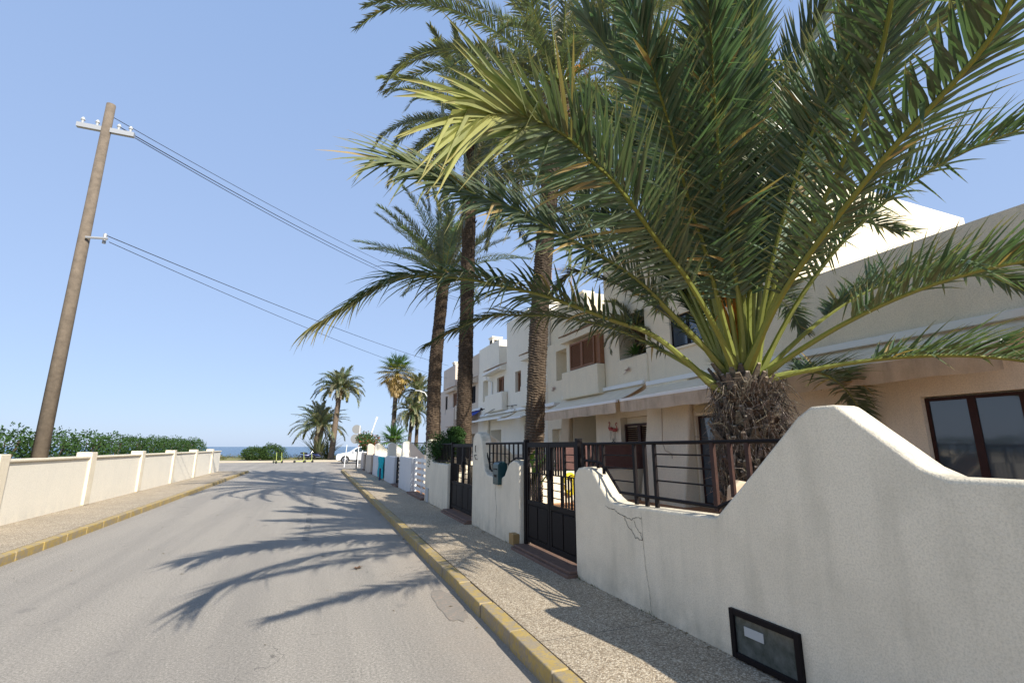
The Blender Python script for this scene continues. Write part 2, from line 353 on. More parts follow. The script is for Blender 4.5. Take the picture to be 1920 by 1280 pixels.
# ------------------------------------------------------------ plants
def lerp(a, b, t): return a + (b - a) * t
def vr(rnd, c, s=.15):
    k = 1 + rnd.uniform(-s, s); return (c[0]*k*(1+rnd.uniform(-.08, .08)), c[1]*k, c[2]*k*(1+rnd.uniform(-.12, .12)))
def spline(pts, n):
    P = [Vector(p) for p in pts]; out = []
    P = [P[0] * 2 - P[1]] + P + [P[-1] * 2 - P[-2]]
    m = len(P) - 3
    for i in range(n + 1):
        t = i / n * m; k = min(int(t), m - 1); u = t - k; a, b, c, d = P[k:k+4]
        out.append(.5 * ((2*b) + (-a + c)*u + (2*a - 5*b + 4*c - d)*u*u + (-a + 3*b - 3*c + d)*u**3))
    return out
GREEN = (.085, .125, .07); GREY = (.13, .155, .115); DRY = (.42, .30, .13); YEL = (.50, .46, .12); RACH = (.28, .31, .075)
def frond(mb, pts, rnd, leaf=.5, n=70, wid=.04, seg=4, s0=.2, rr=.03, green=GREEN, tip=None, tipfrac=.8, vang=25, droop=.12, a0=68, a1=22, fold=True, up=Vector((0, 0, 1)), broken=.06, rach=RACH, drytips=True, taper=.45):
    S = spline(pts, 40)
    L = [0]
    for i in range(40): L.append(L[-1] + (S[i+1] - S[i]).length)
    tot = L[-1]
    rad = [max(.003, rr * (1.15 - 1.0 * (l / tot) ** .8)) * (1 + .8 * max(0, .1 - l / tot) / .1) for l in L]
    mb.col = rach; mb.tube(S, rad, 6, False)
    def at(s):
        x = s * tot; k = 0
        while k < 39 and L[k+1] < x: k += 1
        u = (x - L[k]) / max(1e-6, L[k+1] - L[k]); return S[k].lerp(S[k+1], u), (S[k+1] - S[k]).normalized()
    if n > 90:
        for i in range(22):      # short spines along the bare stalk
            p, T = at(lerp(.1, s0, i / 22)); sv = T.cross(up).normalized() * (1 if i % 2 else -1); d = (T * .8 + sv * .7 + up * rnd.uniform(-.1, .5)).normalized(); e = sv * 0 + T * .004
            mb.face((p - e + sv * rr * .5, p + e + sv * rr * .5, p + d * rnd.uniform(.06, .14)), RACH)
    for sd in (-1, 1):
        for i in range(n):
            s = s0 + (1 - s0) * (i + rnd.uniform(-.3, .3)) / (n - 1); s = min(.998, max(s0, s)); q = (s - s0) / (1 - s0)
            p, T = at(s); sv = T.cross(up)
            if sv.length < .05: sv = T.cross(Vector((1, 0, 0)))
            sv.normalize(); Nn = sv.cross(T).normalized()
            a = R(lerp(a0, a1, q ** 1.3) + rnd.uniform(-9, 9)); va = R(vang + rnd.uniform(-16, 16) + (12 if i % 2 else -8))
            d = (T * math.cos(a) + (sv * sd * math.cos(va) + Nn * math.sin(va)) * math.sin(a)).normalized()
            prof = min(1, .45 + q * 2.2) * (1 - taper * max(0, q - .45) / .55)
            ll = leaf * prof * rnd.uniform(.82, 1.12)
            c = vr(rnd, green, .22); f = 0
            if tip: f = max(0, (q - tipfrac) / (1 - tipfrac)) if tipfrac < 1 else 0; f = min(1, f * rnd.uniform(.7, 1.4))
            c = tuple(lerp(x, y_, f) for x, y_ in zip(c, tip or c))
            if rnd.random() < .03: c = DRY
            wv = d.cross(Nn).normalized(); nf = wv.cross(d).normalized()
            dr = droop * rnd.uniform(.4, 1.6); brk = rnd.random() < broken; kt = rnd.uniform(.35, .6)
            prev = None; pos = p.copy(); dd = d.copy()
            for j in range(seg + 1):
                t = j / seg
                if j:
                    dd = (dd + Vector((0, 0, -1)) * (dr * 2 / seg * t * 1.6 + (1.1 if brk and t >= kt and t - 1/seg < kt else 0))).normalized(); pos = pos + dd * (ll / seg)
                wq = wid * (.35 + .65 * min(1, t * 5)) * (1 - max(0, t - .35) / .65) ** .8 * .5 if j < seg else .0008
                row = (pos - wv * wq + nf * wq * .5, pos, pos + wv * wq + nf * wq * .5)
                if prev:
                    cc = c if (not drytips or t < .85) else tuple(lerp(x, y_, .35) for x, y_ in zip(c, DRY))
                    if fold: mb.face((prev[0], prev[1], row[1], row[0]), cc); mb.face((prev[1], prev[2], row[2], row[1]), cc)
                    else: mb.face((prev[0], prev[2], row[2], row[0]), cc)
                prev = row
def arch(base, az, el, length, sag, rnd, n=7, curl=0):
    # frond centreline leaving base at elevation el and bending over under gravity
    p = Vector(base); out = [p.copy()]; a = az; e = el
    for i in range(n):
        t = (i + 1) / n; e2 = e - sag * t * t; d = Vector((math.cos(a) * math.cos(e2), math.sin(a) * math.cos(e2), math.sin(e2)))
        p = p + d * (length / n); out.append(p.copy()); a += curl / n
    return out
def trunk(mb, pts, r0, r1, rnd, ring=.065, amp=.14, n=30, dark=(.065, .047, .034), pale=(.27, .20, .135), palelow=.5, base_flare=.15):
    S = spline(pts, 60); tot = sum((S[i+1] - S[i]).length for i in range(60)); nr = int(tot / ring); rows = nr * 4
    verts = []; base = len(mb.v); ph = rnd.uniform(0, 6)
    for i in range(rows + 1):
        v = i / rows; x = v * 60; k = min(59, int(x)); c = S[k].lerp(S[k+1], x - k); t = (S[k+1] - S[k]).normalized()
        a = t.cross(Vector((0, 1, 0))).normalized(); b = a.cross(t)
        rr = lerp(r0, r1, v) * (1 + base_flare * max(0, 1 - v * tot / .6)) * (1 + .05 * noise.noise((0, ph, v * tot * 1.3)))
        for j in range(n):
            u = j / n; cell = u * 9; row = v * nr + .5 * (int(cell) % 2) + .15 * noise.noise((math.cos(u*6.28)*2, math.sin(u*6.28)*2, v*tot*3 + ph))
            saw = row - math.floor(row); bump_ = (saw ** 1.5) * (1 - .55 * abs((cell % 1) * 2 - 1) ** 2)
            jit = noise.noise((math.cos(u*6.28)*4, math.sin(u*6.28)*4, v*tot*9 + ph))
            q = rr * (1 + amp * bump_ + amp * .7 * jit)
            mb.v.append(tuple(c + (a * math.cos(u * 2 * math.pi) + b * math.sin(u * 2 * math.pi)) * q))
    for i in range(rows):
        for j in range(n):
            v = i / rows; sw = (i % 4) / 3
            lw = max(0, 1 - v / max(.01, palelow)); f = (.15 + .75 * lw) * (1 if i % 4 >= 2 else .25) * (.5 + .9 * max(0, noise.noise((j * .9, i * .35, ph)) + .35))
            f = min(1, max(0, f)); col = tuple(lerp(x, y_, f) for x, y_ in zip(dark, pale))
            a0 = base + i*n + j; a1 = base + i*n + (j+1) % n; mb.f.append((a0, a1, a1 + n, a0 + n)); mb.c.append(col)
    mb.f.append(tuple(base + rows*n + j for j in range(n))); mb.c.append(dark)
def boots(mb, top, r, h, n, rnd, col=(.16, .10, .06), ln=.22, out=.5):
    for i in range(n):
        a = i * 2.399; t = i / n; z = top[2] - h * (1 - t); rr = r * (1 - .15 * t)
        d = Vector((math.cos(a), math.sin(a), 0)); s = Vector((-d.y, d.x, 0)); b = Vector((top[0], top[1], z)) + d * rr * .85
        o = out * rnd.uniform(.6, 1.3); l = ln * rnd.uniform(.6, 1.4); e = b + d * l * o + Vector((0, 0, l)); wv = s * rnd.uniform(.05, .09); c = vr(rnd, col, .4)
        th = d * .016
        e2 = e - wv * .0
        p = [b - wv, b + wv, e + wv * .3, e - wv * .3]; q = [x + th + Vector((0, 0, -.02)) for x in p]
        mb.face(q, c); mb.face((p[1], q[1], q[2], p[2]), c); mb.face((q[0], p[0], p[3], q[3]), c); mb.face((q[3], q[2], p[2], p[3]), tuple(min(1, x * 1.9) for x in c)); mb.face((p[0], q[0], q[1], p[1]), c)
def date_palm(label, base, crown, r0, r1, flen, nf, seed, leaf=.45, n=60, green=(.14, .17, .11), group=None, mid=None, drop=.0, elmin=-25, dead=4, fold=False, seg=3, wid=.034, ring=.065, palelow=.5, sag=(.9, 1.6), fruit=False, vang=28, skirt=.5, azr=None, dark=(.065, .047, .034)):
    rnd = random.Random(seed); root = thing('palm_tree', label, 'palm tree', base, group)
    t = MB(); mp = mid or tuple(lerp(base[i], crown[i], .5) + (rnd.uniform(-.12, .12) if i < 2 else 0) for i in range(3))
    trunk(t, [base, mp, crown], r0, r1, rnd, ring, palelow=palelow, dark=dark); t.build('trunk', M['bark'], root, smooth=False)
    b = MB(); boots(b, (crown[0], crown[1], crown[2] + .1), r1 * 1.25, skirt, 40, rnd, ln=.2); b.build('leaf_base', M['bark'], root)
    for i in range(nf):
        q = i / nf; az = i * 2.39996 + rnd.uniform(-.2, .2); el = R(lerp(86, elmin, q ** .85) + rnd.uniform(-7, 7))
        ln = flen * rnd.uniform(.85, 1.08) * (.8 + .2 * min(1, q * 4)); f = MB()
        st = Vector(crown) + Vector((math.cos(az), math.sin(az), 0)) * r1 * .6 + Vector((0, 0, .1))
        gc = tuple(lerp(x, y_, rnd.random() * .5) for x, y_ in zip(green, GREY))
        frond(f, arch(st, az, el, ln, rnd.uniform(*sag) * (1 if q > .15 else .6), rnd, 7, rnd.uniform(-.4, .4)), rnd, leaf, int(n * 1.5), wid, seg, .12, .022, gc, YEL if rnd.random() < .2 else None, .7, vang, .12, 62, 25, fold, broken=.02)
        f.build('frond', M['leaf'], root)
    for i in range(dead):
        az = i * 2.4 + rnd.uniform(0, 2); f = MB(); st = Vector(crown) + Vector((math.cos(az), math.sin(az), 0)) * r1
        frond(f, arch(st, az, R(-30), flen * .5, .9, rnd), rnd, leaf * .6, max(12, n // 3), wid * .6, 2, .1, .015, (.20, .14, .08), None, .7, 20, .5, 50, 20, False, rach=(.2, .14, .07))
        f.build('dead_frond', M['leaf'], root)
    if fruit:
        f = MB(); f.col = (.62, .27, .03)
        for i in range(5):
            az = rnd.uniform(0, 6.28); a_ = arch(crown, az, R(50), .9, 1.4, rnd, 5); f.tube(a_, .02, 5)
            for j in range(14):
                v = Vector((rnd.uniform(-1, 1), rnd.uniform(-1, 1), rnd.uniform(-1.6, .2))).normalized() * rnd.uniform(.25, .5); f.tube([a_[-1], Vector(a_[-1]) + v], .006, 3)
        f.build('fruit_stalk', M['leaf'], root)
    return root
def fan(mb, c, d, up, r, rnd, col, n=22, spread=150, droop=.3):
    d = d.normalized(); s = d.cross(up)
    if s.length < .05: s = Vector((1, 0, 0))
    s.normalize()
    for i in range(n):
        a = R(-spread + 2 * spread * i / (n - 1)); v = (d * math.cos(a) + s * math.sin(a)).normalized(); l = r * (1 - .25 * abs(a) / R(spread)) * rnd.uniform(.85, 1.1)
        w_ = v.cross(up).normalized() * l * .055 if v.cross(up).length > .05 else s * l * .05
        p0 = c; p1 = c + v * l * .55; p2 = p1 + (v + Vector((0, 0, -droop * rnd.uniform(.6, 1.5)))).normalized() * l * .45; cc = vr(rnd, col, .2)
        mb.face((p0, p1 - w_, p1 + w_), cc); mb.face((p1 - w_, p2, p1 + w_), cc)
def fan_palm(label, base, crown, r0, r1, fr, nf, seed, skirt, deadcol=(.36, .25, .11), green=(.10, .17, .035), elmin=-10, petiole=.9, nd=0, group=None):
    rnd = random.Random(seed); root = thing('fan_palm', label, 'palm tree', base, group)
    t = MB(); trunk(t, [base, tuple((base[i] + crown[i]) / 2 for i in range(3)), crown], r0, r1, rnd, .12, .08, 16, palelow=1.2, pale=(.34, .29, .23)); t.build('trunk', M['bark'], root)
    for i in range(nf):
        q = i / nf; az = i * 2.4; el = R(lerp(85, elmin, q)); d = Vector((math.cos(az)*math.cos(el), math.sin(az)*math.cos(el), math.sin(el))); f = MB()
        c0 = Vector(crown); c1 = c0 + d * petiole * rnd.uniform(.8, 1.15); f.col = RACH; f.tube([c0, c1], .015, 4)
        fan(f, c1, (d + Vector((0, 0, -.25))).normalized(), Vector((0, 0, 1)) if abs(el) < 1.2 else Vector((1, 0, 0)), fr, rnd, green if q < .4 or not nd or nd < 10 else tuple(lerp(a, b, min(.9, (q - .3) * 1.6)) for a, b in zip(green, deadcol))); f.build('fan_leaf', M['leaf'], root)
    for i in range(nd):
        az = i * 2.4; t_ = i / nd; f = MB(); c0 = Vector(crown) + Vector((0, 0, -skirt * t_ * .7)); d = Vector((math.cos(az), math.sin(az), -.35 - t_)).normalized()
        c1 = c0 + d * petiole * (.8 - .45 * t_); f.col = deadcol; f.tube([c0, c1], .012, 3); fan(f, c1, (d + Vector((0, 0, -1.2))).normalized(), Vector((math.cos(az), math.sin(az), .2)), fr * .8, rnd, deadcol, 12, 50, .8); f.build('dead_fan_leaf', M['leaf'], root)
    return root
def leaves(mb, c, rad, n, size, col, rnd, flower=None, ff=0):
    for i in range(n):
        v = Vector((rnd.gauss(0, 1), rnd.gauss(0, 1), rnd.gauss(0, 1))).normalized() * rnd.uniform(.45, 1.05) ** .7
        k = 1 + .3 * noise.noise(v * 2.3 + Vector(c)); p = Vector((c[0] + v.x * rad[0] * k, c[1] + v.y * rad[1] * k, c[2] + v.z * rad[2] * k))
        a = Vector((rnd.uniform(-1, 1), rnd.uniform(-1, 1), rnd.uniform(-.6, 1))).normalized(); b = a.cross(Vector((rnd.uniform(-1, 1), rnd.uniform(-1, 1), .3))).normalized()
        s = size * rnd.uniform(.6, 1.3); cc = vr(rnd, flower if flower and rnd.random() < ff else col, .35)
        mb.face((p, p + a * s * .5 + b * s * .25, p + a * s, p + a * s * .5 - b * s * .25), cc)
def bush(label, blobs, n, size, col, seed, cat='shrub', name='shrub', flower=None, ff=0, group=None):
    rnd = random.Random(seed); b0 = blobs[0][0]; root = thing(name, label, cat, (b0[0], b0[1], max(0, b0[2] - blobs[0][1][2])), group)
    m = MB()
    for c, r in blobs: leaves(m, c, r, n, size, col, rnd, flower, ff)
    m.build('foliage', M['bush'], root); s = MB(); s.col = (.12, .09, .06)
    for c, r in blobs:
        for k in range(5): s.tube([(c[0] + rnd.uniform(-.1, .1), c[1] + rnd.uniform(-.1, .1), max(0, c[2] - r[2] * 1.2)), (c[0] + rnd.uniform(-.6, .6) * r[0], c[1] + rnd.uniform(-.6, .6) * r[1], c[2] + r[2] * .4)], .012, 4)
    s.build('stem', M['bark'], root); return root
# ------------------------------------------------------------ street walls
XW = 2.9
def wall_thing(label, prof, m, x0=XW, x1=3.12, group=None, bevel=.03):
    ys = [p[0] for p in prof]; root = thing('garden_wall', label, 'wall', (x0, sum(ys) / len(ys), .13), group)
    b = MB(); b.prism(prof, 'x', x0, x1); b.build('wall', m, root, bevel=bevel, fix=True); return root
wa = wall_thing('cream rendered garden wall with a cracked corner, nearest on the right below the railing',
    [(-6, .1), (5.3, .1), (5.3, 1.22), (5.27, 1.3), (5.2, 1.355), (5.08, 1.37), (4.93, 1.355), (4.82, 1.29), (4.7, 1.17), (4.6, 1.08), (4.5, 1.04), (4.3, 1.03), (3.06, 1.07), (2.67, 1.42), (2.27, 1.79), (2.17, 1.85), (2.0, 1.85), (1.92, 1.78), (1.6, 1.5), (1.5, 1.45), (-6, 1.42)], M['cream'])
def crackline(pts, wd, parent, name='crack'):
    b = MB(); P = [Vector((XW - .0035, y_, z_)) for y_, z_ in pts]
    for i in range(len(P) - 1):
        d = (P[i+1] - P[i]).normalized(); s = Vector((0, -d.z, d.y)) * wd * (.5 + .5 * math.sin(i * 2.1) ** 2)
        b.face((P[i] - s, P[i+1] - s, P[i+1] + s, P[i] + s))
    return b.build(name, M['crack'], parent)
def wob(pts, rnd, n=6, a=.008):
    out = []
    for (a0, b0), (a1, b1) in zip(pts[:-1], pts[1:]):
        for i in range(n): t = i / n; out.append((lerp(a0, a1, t) + rnd.uniform(-a, a), lerp(b0, b1, t) + rnd.uniform(-a, a)))
    return out + [pts[-1]]
rc = random.Random(8)
crackline(wob([(4.62, .98), (4.45, .965), (4.36, .93), (4.28, .93), (4.24, .85), (4.16, .80), (4.1, .75), (4.0, .745)], rc), .0035, wa)
crackline(wob([(4.28, .93), (4.17, .905), (4.12, .93), (4.0, .94)], rc), .003, wa)
crackline(wob([(4.12, .91), (4.09, .85), (4.02, .80), (4.0, .745)], rc), .003, wa)
crackline(wob([(3.995, .99), (3.99, .75)], rc, 6, .002), .0018, wa)
crackline(wob([(3.99, .745), (3.97, .5), (3.935, .3), (3.92, .14)], rc, 8, .003), .002, wa)
# access cover low in the wall
acc = thing('meter_cabinet', 'black framed glass meter cover set low in the near garden wall', 'meter cover', (2.9, 2.8, .2))
b = MB()
for a_ in ((2.94, 2.98, .14, .46), (2.42, 2.46, .14, .46)): b.box(2.872, 2.91, a_[0], a_[1], a_[2], a_[3])
b.box(2.872, 2.91, 2.46, 2.94, .42, .46); b.box(2.872, 2.91, 2.46, 2.94, .14, .18); b.build('frame', M['iron'], acc, bevel=.004)
b = MB(); b.box(2.89, 2.905, 2.46, 2.94, .18, .42); b.build('pane', mat('dirty_dark_glass', (.03, .04, .03), .2, spec=.8, var=.5, vscale=10, var2=(.12, .13, .12)), acc)
b = MB(); b.box(2.884, 2.888, 2.7, 2.86, .31, .37); b.build('label_plate', M['lightgrey'], acc)
w2 = wall_thing('cream garden wall with a tall horn-shaped end and a dip, between the two dark gates',
    [(7.02, .1), (9.47, .1), (9.47, 1.6), (9.44, 1.76), (9.36, 1.84), (9.2, 1.88), (9.05, 1.85), (8.93, 1.74), (8.86, 1.55), (8.78, 1.32), (8.68, 1.17), (8.55, 1.11), (8.2, 1.09), (7.8, 1.1), (7.66, 1.14), (7.55, 1.26), (7.45, 1.34), (7.3, 1.385), (7.1, 1.38), (7.02, 1.32)], M['cream'])
def fin(parent, y0, y1, m, top=1.84, low=1.2, x1=4.1, name='end_fin'):
    prof = [(2.93, .1), (x1, .1), (x1, low), (x1 - .15, low + .08), (3.35, top - .12), (3.2, top - .02), (3.08, top + .01), (2.98, top - .03), (2.93, top - .12)]
    b = MB(); b.prism(prof, 'y', y0, y1); return b.build(name, m, parent, bevel=.035, fix=True)
fin(w2, 9.2, 9.46, M['cream'], 1.86, 1.3, 3.9)
crackline(wob([(8.05, 1.02), (8.1, .85), (8.02, .6), (8.06, .35), (8.04, .15)], rc, 7, .012), .005, w2)
hb = MB(); hb.tube([(2.9, 9.15, 1.62), (2.86, 9.15, 1.62), (2.86, 9.15, 1.5), (2.9, 9.15, 1.5)], .008, 6); hb.tube([(2.9, 9.2, 1.44), (2.86, 9.2, 1.44), (2.86, 9.13, 1.36), (2.9, 9.13, 1.36)], .008, 6)
hb.build('bracket', M['iron'], w2)
w3 = wall_thing('plain cream garden wall with a rounded far end under the overhanging hedge',
    [(11.45, .1), (14.0, .1), (14.0, 1.55), (13.95, 1.7), (13.8, 1.8), (13.6, 1.8), (13.45, 1.7), (13.35, 1.45), (13.2, 1.25), (13.0, 1.19), (11.45, 1.19)], M['cream'])
fin(w3, 13.75, 13.98, M['cream'], 1.8, 1.25)
b = MB(); b.box(2.875, 2.9, 13.45, 13.75, .13, .5); b.build('meter_hatch', M['lightgrey'], w3, bevel=.005)
# white, grey and beige wall piers further down the street
piers = [(16.35, 18.75, 'greyblock', 'grey-white block pier beside the white slatted gate', 1.24, 1.74),
         (20.1, 22.7, 'greyblock', 'white pier with bright slanted fin between the dark slatted gate and the turquoise cloth', 1.2, 1.72),
         (25.6, 28.0, 'greyblock', 'narrow whitewashed pier just beyond the turquoise cloth', 1.15, 1.72),
         (29.2, 32.4, 'beige', 'beige pier with slanted fin beside the brown louvred gate', 1.12, 1.72),
         (34.0, 36.0, 'pinkbeige', 'last low pinkish wall pier under the red flowering shrub', 1.2, 1.3)]
for y0, y1, m, lb, zt, zf in piers:
    r_ = wall_thing(lb, [(y0, .1), (y1, .1), (y1, zt), (y0, zt)], M[m], group='low street wall piers')
    if zf > 1.5: fin(r_, y1 - .4, y1 - .12, M['white' if m == 'greyblock' else 'beige'], zf + .06, 1.25, 3.85)
# garden dividers behind the street wall
dv = thing('divider_wall', 'low cream wall across the front garden topped by a brown reed screen', 'wall', (6, 12.1, .14))
b = MB(); b.box(3.3, 8.97, 12.0, 12.16, .1, .97); b.build('wall', M['creamhouse'], dv, bevel=.015)
b = MB(); rs = random.Random(5); x = 6.0
while x < 8.95:
    b.col = (1, 1, 1); b.box(x, x + .022, 11.955, 11.985 + rs.uniform(0, .01), .99, 1.66 + rs.uniform(-.008, .008)); x += .026
b.build('reed_screen', M['screen'], dv)
b = MB(); b.box(5.98, 8.97, 11.986, 12.0, 1.2, 1.23); b.box(5.98, 8.97, 11.94, 12.0, 1.66, 1.69); b.build('rail', M['whitemetal'], dv)
hs = thing('garden_hose', 'yellow garden hose hanging in a coil on the divider wall', 'hose', (6.33, 11.97, .6))
b = MB()
for i in range(7):
    c = (6.36 + i * .012, 11.95 - i * .008, .62); rx, rz = .13 + i * .008, .25 + (i % 3) * .02
    b.tube([(c[0] + rx * math.cos(t * math.pi / 12), c[1], c[2] + rz * math.sin(t * math.pi / 12)) for t in range(25)], .013, 6, False)
b.build('hose_coil', M['hose'], hs, smooth=True); b = MB(); b.tube([(6.4, 12.0, .82), (6.4, 11.88, .84)], .02, 8); b.build('hook', M['iron'], hs)
dv2 = thing('divider_wall', 'cream wall between the second and third front gardens', 'wall', (6, 18.7, .14)); b = MB(); b.box(3.3, 8.97, 18.6, 18.78, .1, 1.3); b.build('wall', M['white'], dv2)
dv3 = thing('divider_wall', 'cream wall across the gardens beyond the rounded wall end', 'wall', (6, 14.0, .14)); b = MB(); b.box(4.2, 8.97, 13.9, 14.05, .1, 1.2); b.build('wall', M['cream'], dv3)
# terrace floors
g = MB(); g.box(3.12, 9, -6, 18.6, -.02, .14); kind(g.build('terrace_floor', M['terracotta']), 'structure')
g = MB(); g.box(3.12, 9, 18.8, 36, -.02, .14); kind(g.build('terrace_floor', M['pale']), 'structure')
# ------------------------------------------------------------ gates
def flat(b, y0, y1, z0, z1, x=3.0, t=.02): b.box(x - t, x + t, y0, y1, z0, z1)
def big_gate(label, y0, y1, open_slats=True):
    root = thing('metal_gate', label, 'gate', (3.0, (y0 + y1) / 2, .13), 'double metal gates in the garden walls'); ym = (y0 + y1) / 2; zb, zm, zt, z2 = .24, .80, 1.66, 1.22
    p = MB()
    for y_ in (y0 + .03, y1 - .03): flat(p, y_ - .035, y_ + .035, .13, 1.70, 3.0, .035)
    p.split('gate_post', M['iron'], root, bevel=.004)
    for side in (0, 1):
        a, c = (y0 + .07, ym - .006) if side == 0 else (ym + .006, y1 - .07)
        f = MB(); fw = .055
        flat(f, a, a + fw, zb, zt); flat(f, c - fw, c, zb, zt); flat(f, a + fw, c - fw, zt - .07, zt); flat(f, a + fw, c - fw, zb, zb + .07); flat(f, a + fw, c - fw, zm - .03, zm + .03)
        leaf = f.build('gate_leaf', M['iron'], root, bevel=.003)
        f = MB(); flat(f, a + fw, c - fw, zb + .07, zm - .03, 3.005, .008); mid = (a + c) / 2
        for q0, q1 in ((a + fw + .015, mid - .012), (mid + .012, c - fw - .015)): flat(f, q0, q1, zb + .085, zm - .045, 2.992, .009)
        f.build('gate_panel', M['iron'], leaf, bevel=.004)
        f = MB(); A, C = a + fw, c - fw; W = C - A
        # near-side block / far-side block, alternating vertical and horizontal bars
        for (zz0, zz1, vert_first) in ((z2, zt - .07, side == 1), (zm + .03, z2, side == 0)):
            vf = vert_first; s = A + W * (.58 if vf else .42)
            V = (A, s) if vf else (s, C); H = (s, C) if vf else (A, s)
            for i in range(5):
                y_ = lerp(V[0], V[1], (i + .5) / 5); flat(f, y_ - .013, y_ + .013, zz0 + .007, zz1, 3.0, .009)
            for i in range(1, 4):
                z_ = lerp(zz0, zz1, i / 4); flat(f, H[0], H[1], z_ - .006, z_ + .006, 3.0, .006)
            flat(f, s - .015, s + .015, zz0 + .007, zz1, 3.0, .012)
        flat(f, A, C, z2 - .007, z2 + .007, 3.0, .013); f.build('gate_bars', M['iron'], leaf)
    f = MB(); flat(f, ym - .05, ym + .05, 1.16, 1.28, 2.975, .012); f.tube([(2.96, ym + .03, 1.22), (2.93, ym + .03, 1.22), (2.93, ym + .11, 1.22)], .008, 6); f.build('lock', M['iron'], root)
    s = MB(); s.box(2.76, 3.16, y0 - .05, y1 + .02, .1, .165); s.box(2.80, 3.16, y0 - .03, y1, .165, .2); s.build('door_step', M['sill'], root, bevel=.008)
    return root
big_gate('nearest dark brown metal double gate of bars over solid panels', 5.31, 7.0)
big_gate('second dark metal double gate, past the horn-shaped wall end', 9.5, 11.43)
wg = thing('slatted_gate', 'white painted gate of wide horizontal slats', 'gate', (3.05, 15.2, .13), 'slatted gates further down the street')
b = MB()
for y_ in (14.08, 15.15, 16.22): b.box(3.02, 3.08, y_, y_ + .06, .2, 1.28)
b.split('frame_post', M['whitemetal'], wg)
b = MB()
for i in range(6):
    z_ = .26 + i * .175; b.box(3.03, 3.06, 14.14, 16.22, z_, z_ + .10)
b.build('slats', M['whitemetal'], wg); b = MB(); b.box(2.8, 3.12, 14.05, 16.3, .12, .19); b.build('door_step', M['sill'], wg)
def slat_gate(label, y0, y1, m, slatm, n=6):
    r_ = thing('slatted_gate', label, 'gate', (3.05, (y0 + y1) / 2, .13), 'slatted gates further down the street'); b = MB()
    b.box(3.0, 3.06, y0, y0 + .08, .2, 1.2); b.box(3.0, 3.06, y1 - .08, y1, .2, 1.2); b.split('frame_post', m, r_); b = MB()
    for i in range(n): z_ = .25 + i * .92 / n; b.box(3.02, 3.05, y0 + .08, y1 - .08, z_, z_ + .5 / n)
    b.build('slats', slatm, r_); b = MB(); b.box(2.82, 3.12, y0, y1, .12, .19); b.build('door_step', M['sill'], r_)
slat_gate('dark framed gate with open slats between two whitewashed piers', 18.8, 20.05, M['iron'], M['iron'])
slat_gate('brown louvred gate beside the beige pier', 28.05, 29.15, M['shutter'], M['shutter'], 9)
slat_gate('dark narrow gate last before the street corner', 32.5, 33.9, M['iron'], M['iron'], 8)
# turquoise cloth hung over the garden entrance
cl = MB(); nn = 26
for i in range(nn):
    for j in range(10):
        def cp(i, j): y_ = 23.2 + 1.9 * i / nn; z_ = 1.12 - .95 * j / 10; return (2.86 + .035 * math.sin(i * 1.3) + .02 * math.sin(j * .9 + i), y_, z_)
        cl.face((cp(i, j), cp(i+1, j), cp(i+1, j+1), cp(i, j+1)))
tag(cl.build('hanging_cloth', M['cyan'], smooth=True, fix=True), 'turquoise cloth hanging over a white gate between wall piers', 'cloth')
b = MB(); b.box(2.93, 3.0, 22.75, 25.55, .13, 1.14); tag(b.build('gate', M['whitemetal']), 'plain white gate behind the turquoise cloth', 'gate')
b = MB(); b.tube([(2.72, 23.05, .13), (2.72, 23.05, .62)], .045, 10); b.tube([(2.72, 23.05, .62), (2.72, 23.05, .65)], .052, 10); tag(b.build('bollard', M['navy']), 'short dark blue post standing on the pavement by the turquoise cloth', 'bollard')
# ------------------------------------------------------------ railings
ra = thing('railing', 'black iron railing above the cracked near garden wall', 'railing', (3.0, 3.9, 1.03))
b = MB(); XR = 3.0
b.tube([(XR, 5.24, 1.63), (XR, 2.45, 1.64)], .016, 8)
b.tube([(XR, 5.22, 1.44), (XR, 4.9, 1.43), (XR, 4.78, 1.40), (XR, 4.48, 1.13), (XR, 3.12, 1.13), (XR, 2.95, 1.2), (XR, 2.42, 1.66)], .017, 8); b.build('frame_bar', M['iron'], ra)
b = MB()
for y_, z0 in ((5.1, 1.38), (5.0, 1.38), (4.9, 1.36), (4.78, 1.3)): b.box(XR - .012, XR + .012, y_ - .017, y_ + .017, z0, 1.62)
for y_ in (4.20, 4.03, 3.88): b.box(XR - .012, XR + .012, y_ - .02, y_ + .02, 1.04, 1.62)
b.box(XR - .014, XR + .014, 5.2, 5.25, 1.3, 1.63); b.split('upright', M['iron'], ra)
b = MB(); b.box(XR - .014, XR + .014, 3.11, 3.15, 1.1, 1.63)
for y_ in (2.95, 2.78): b.box(XR - .012, XR + .012, y_ - .017, y_ + .017, 1.22, 1.63)
b.split('upright', M['rust'], ra)
b = MB()
for (ya, yb, z_) in ((4.78, 4.2, 1.51), (4.78, 4.2, 1.38), (4.6, 4.2, 1.25), (3.88, 3.13, 1.53), (3.88, 3.13, 1.42), (3.88, 3.13, 1.29)):
    b = MB(); b.tube([(XR, ya, z_), (XR, yb, z_)], .008, 6); b.build('crossbar', M['iron'], ra)
rb = thing('railing', 'short dark railing in the dip of the wall behind the teal mailbox', 'railing', (3.0, 8, 1.1))
b = MB(); b.tube([(XR, 7.03, 1.655), (XR, 8.95, 1.655)], .018, 8); b.tube([(XR, 7.03, 1.42), (XR, 7.4, 1.42), (XR, 7.6, 1.36), (XR, 7.75, 1.17), (XR, 8.6, 1.17), (XR, 8.8, 1.4), (XR, 8.95, 1.655)], .014, 6); b.build('frame_bar', M['iron'], rb)
b = MB()
for i in range(9):
    y_ = 7.1 + i * .2; z0 = 1.4 if y_ < 7.6 else 1.17; b.box(XR - .01, XR + .01, y_ - .014, y_ + .014, z0, 1.65)
b.split('upright', M['iron'], rb); b = MB()
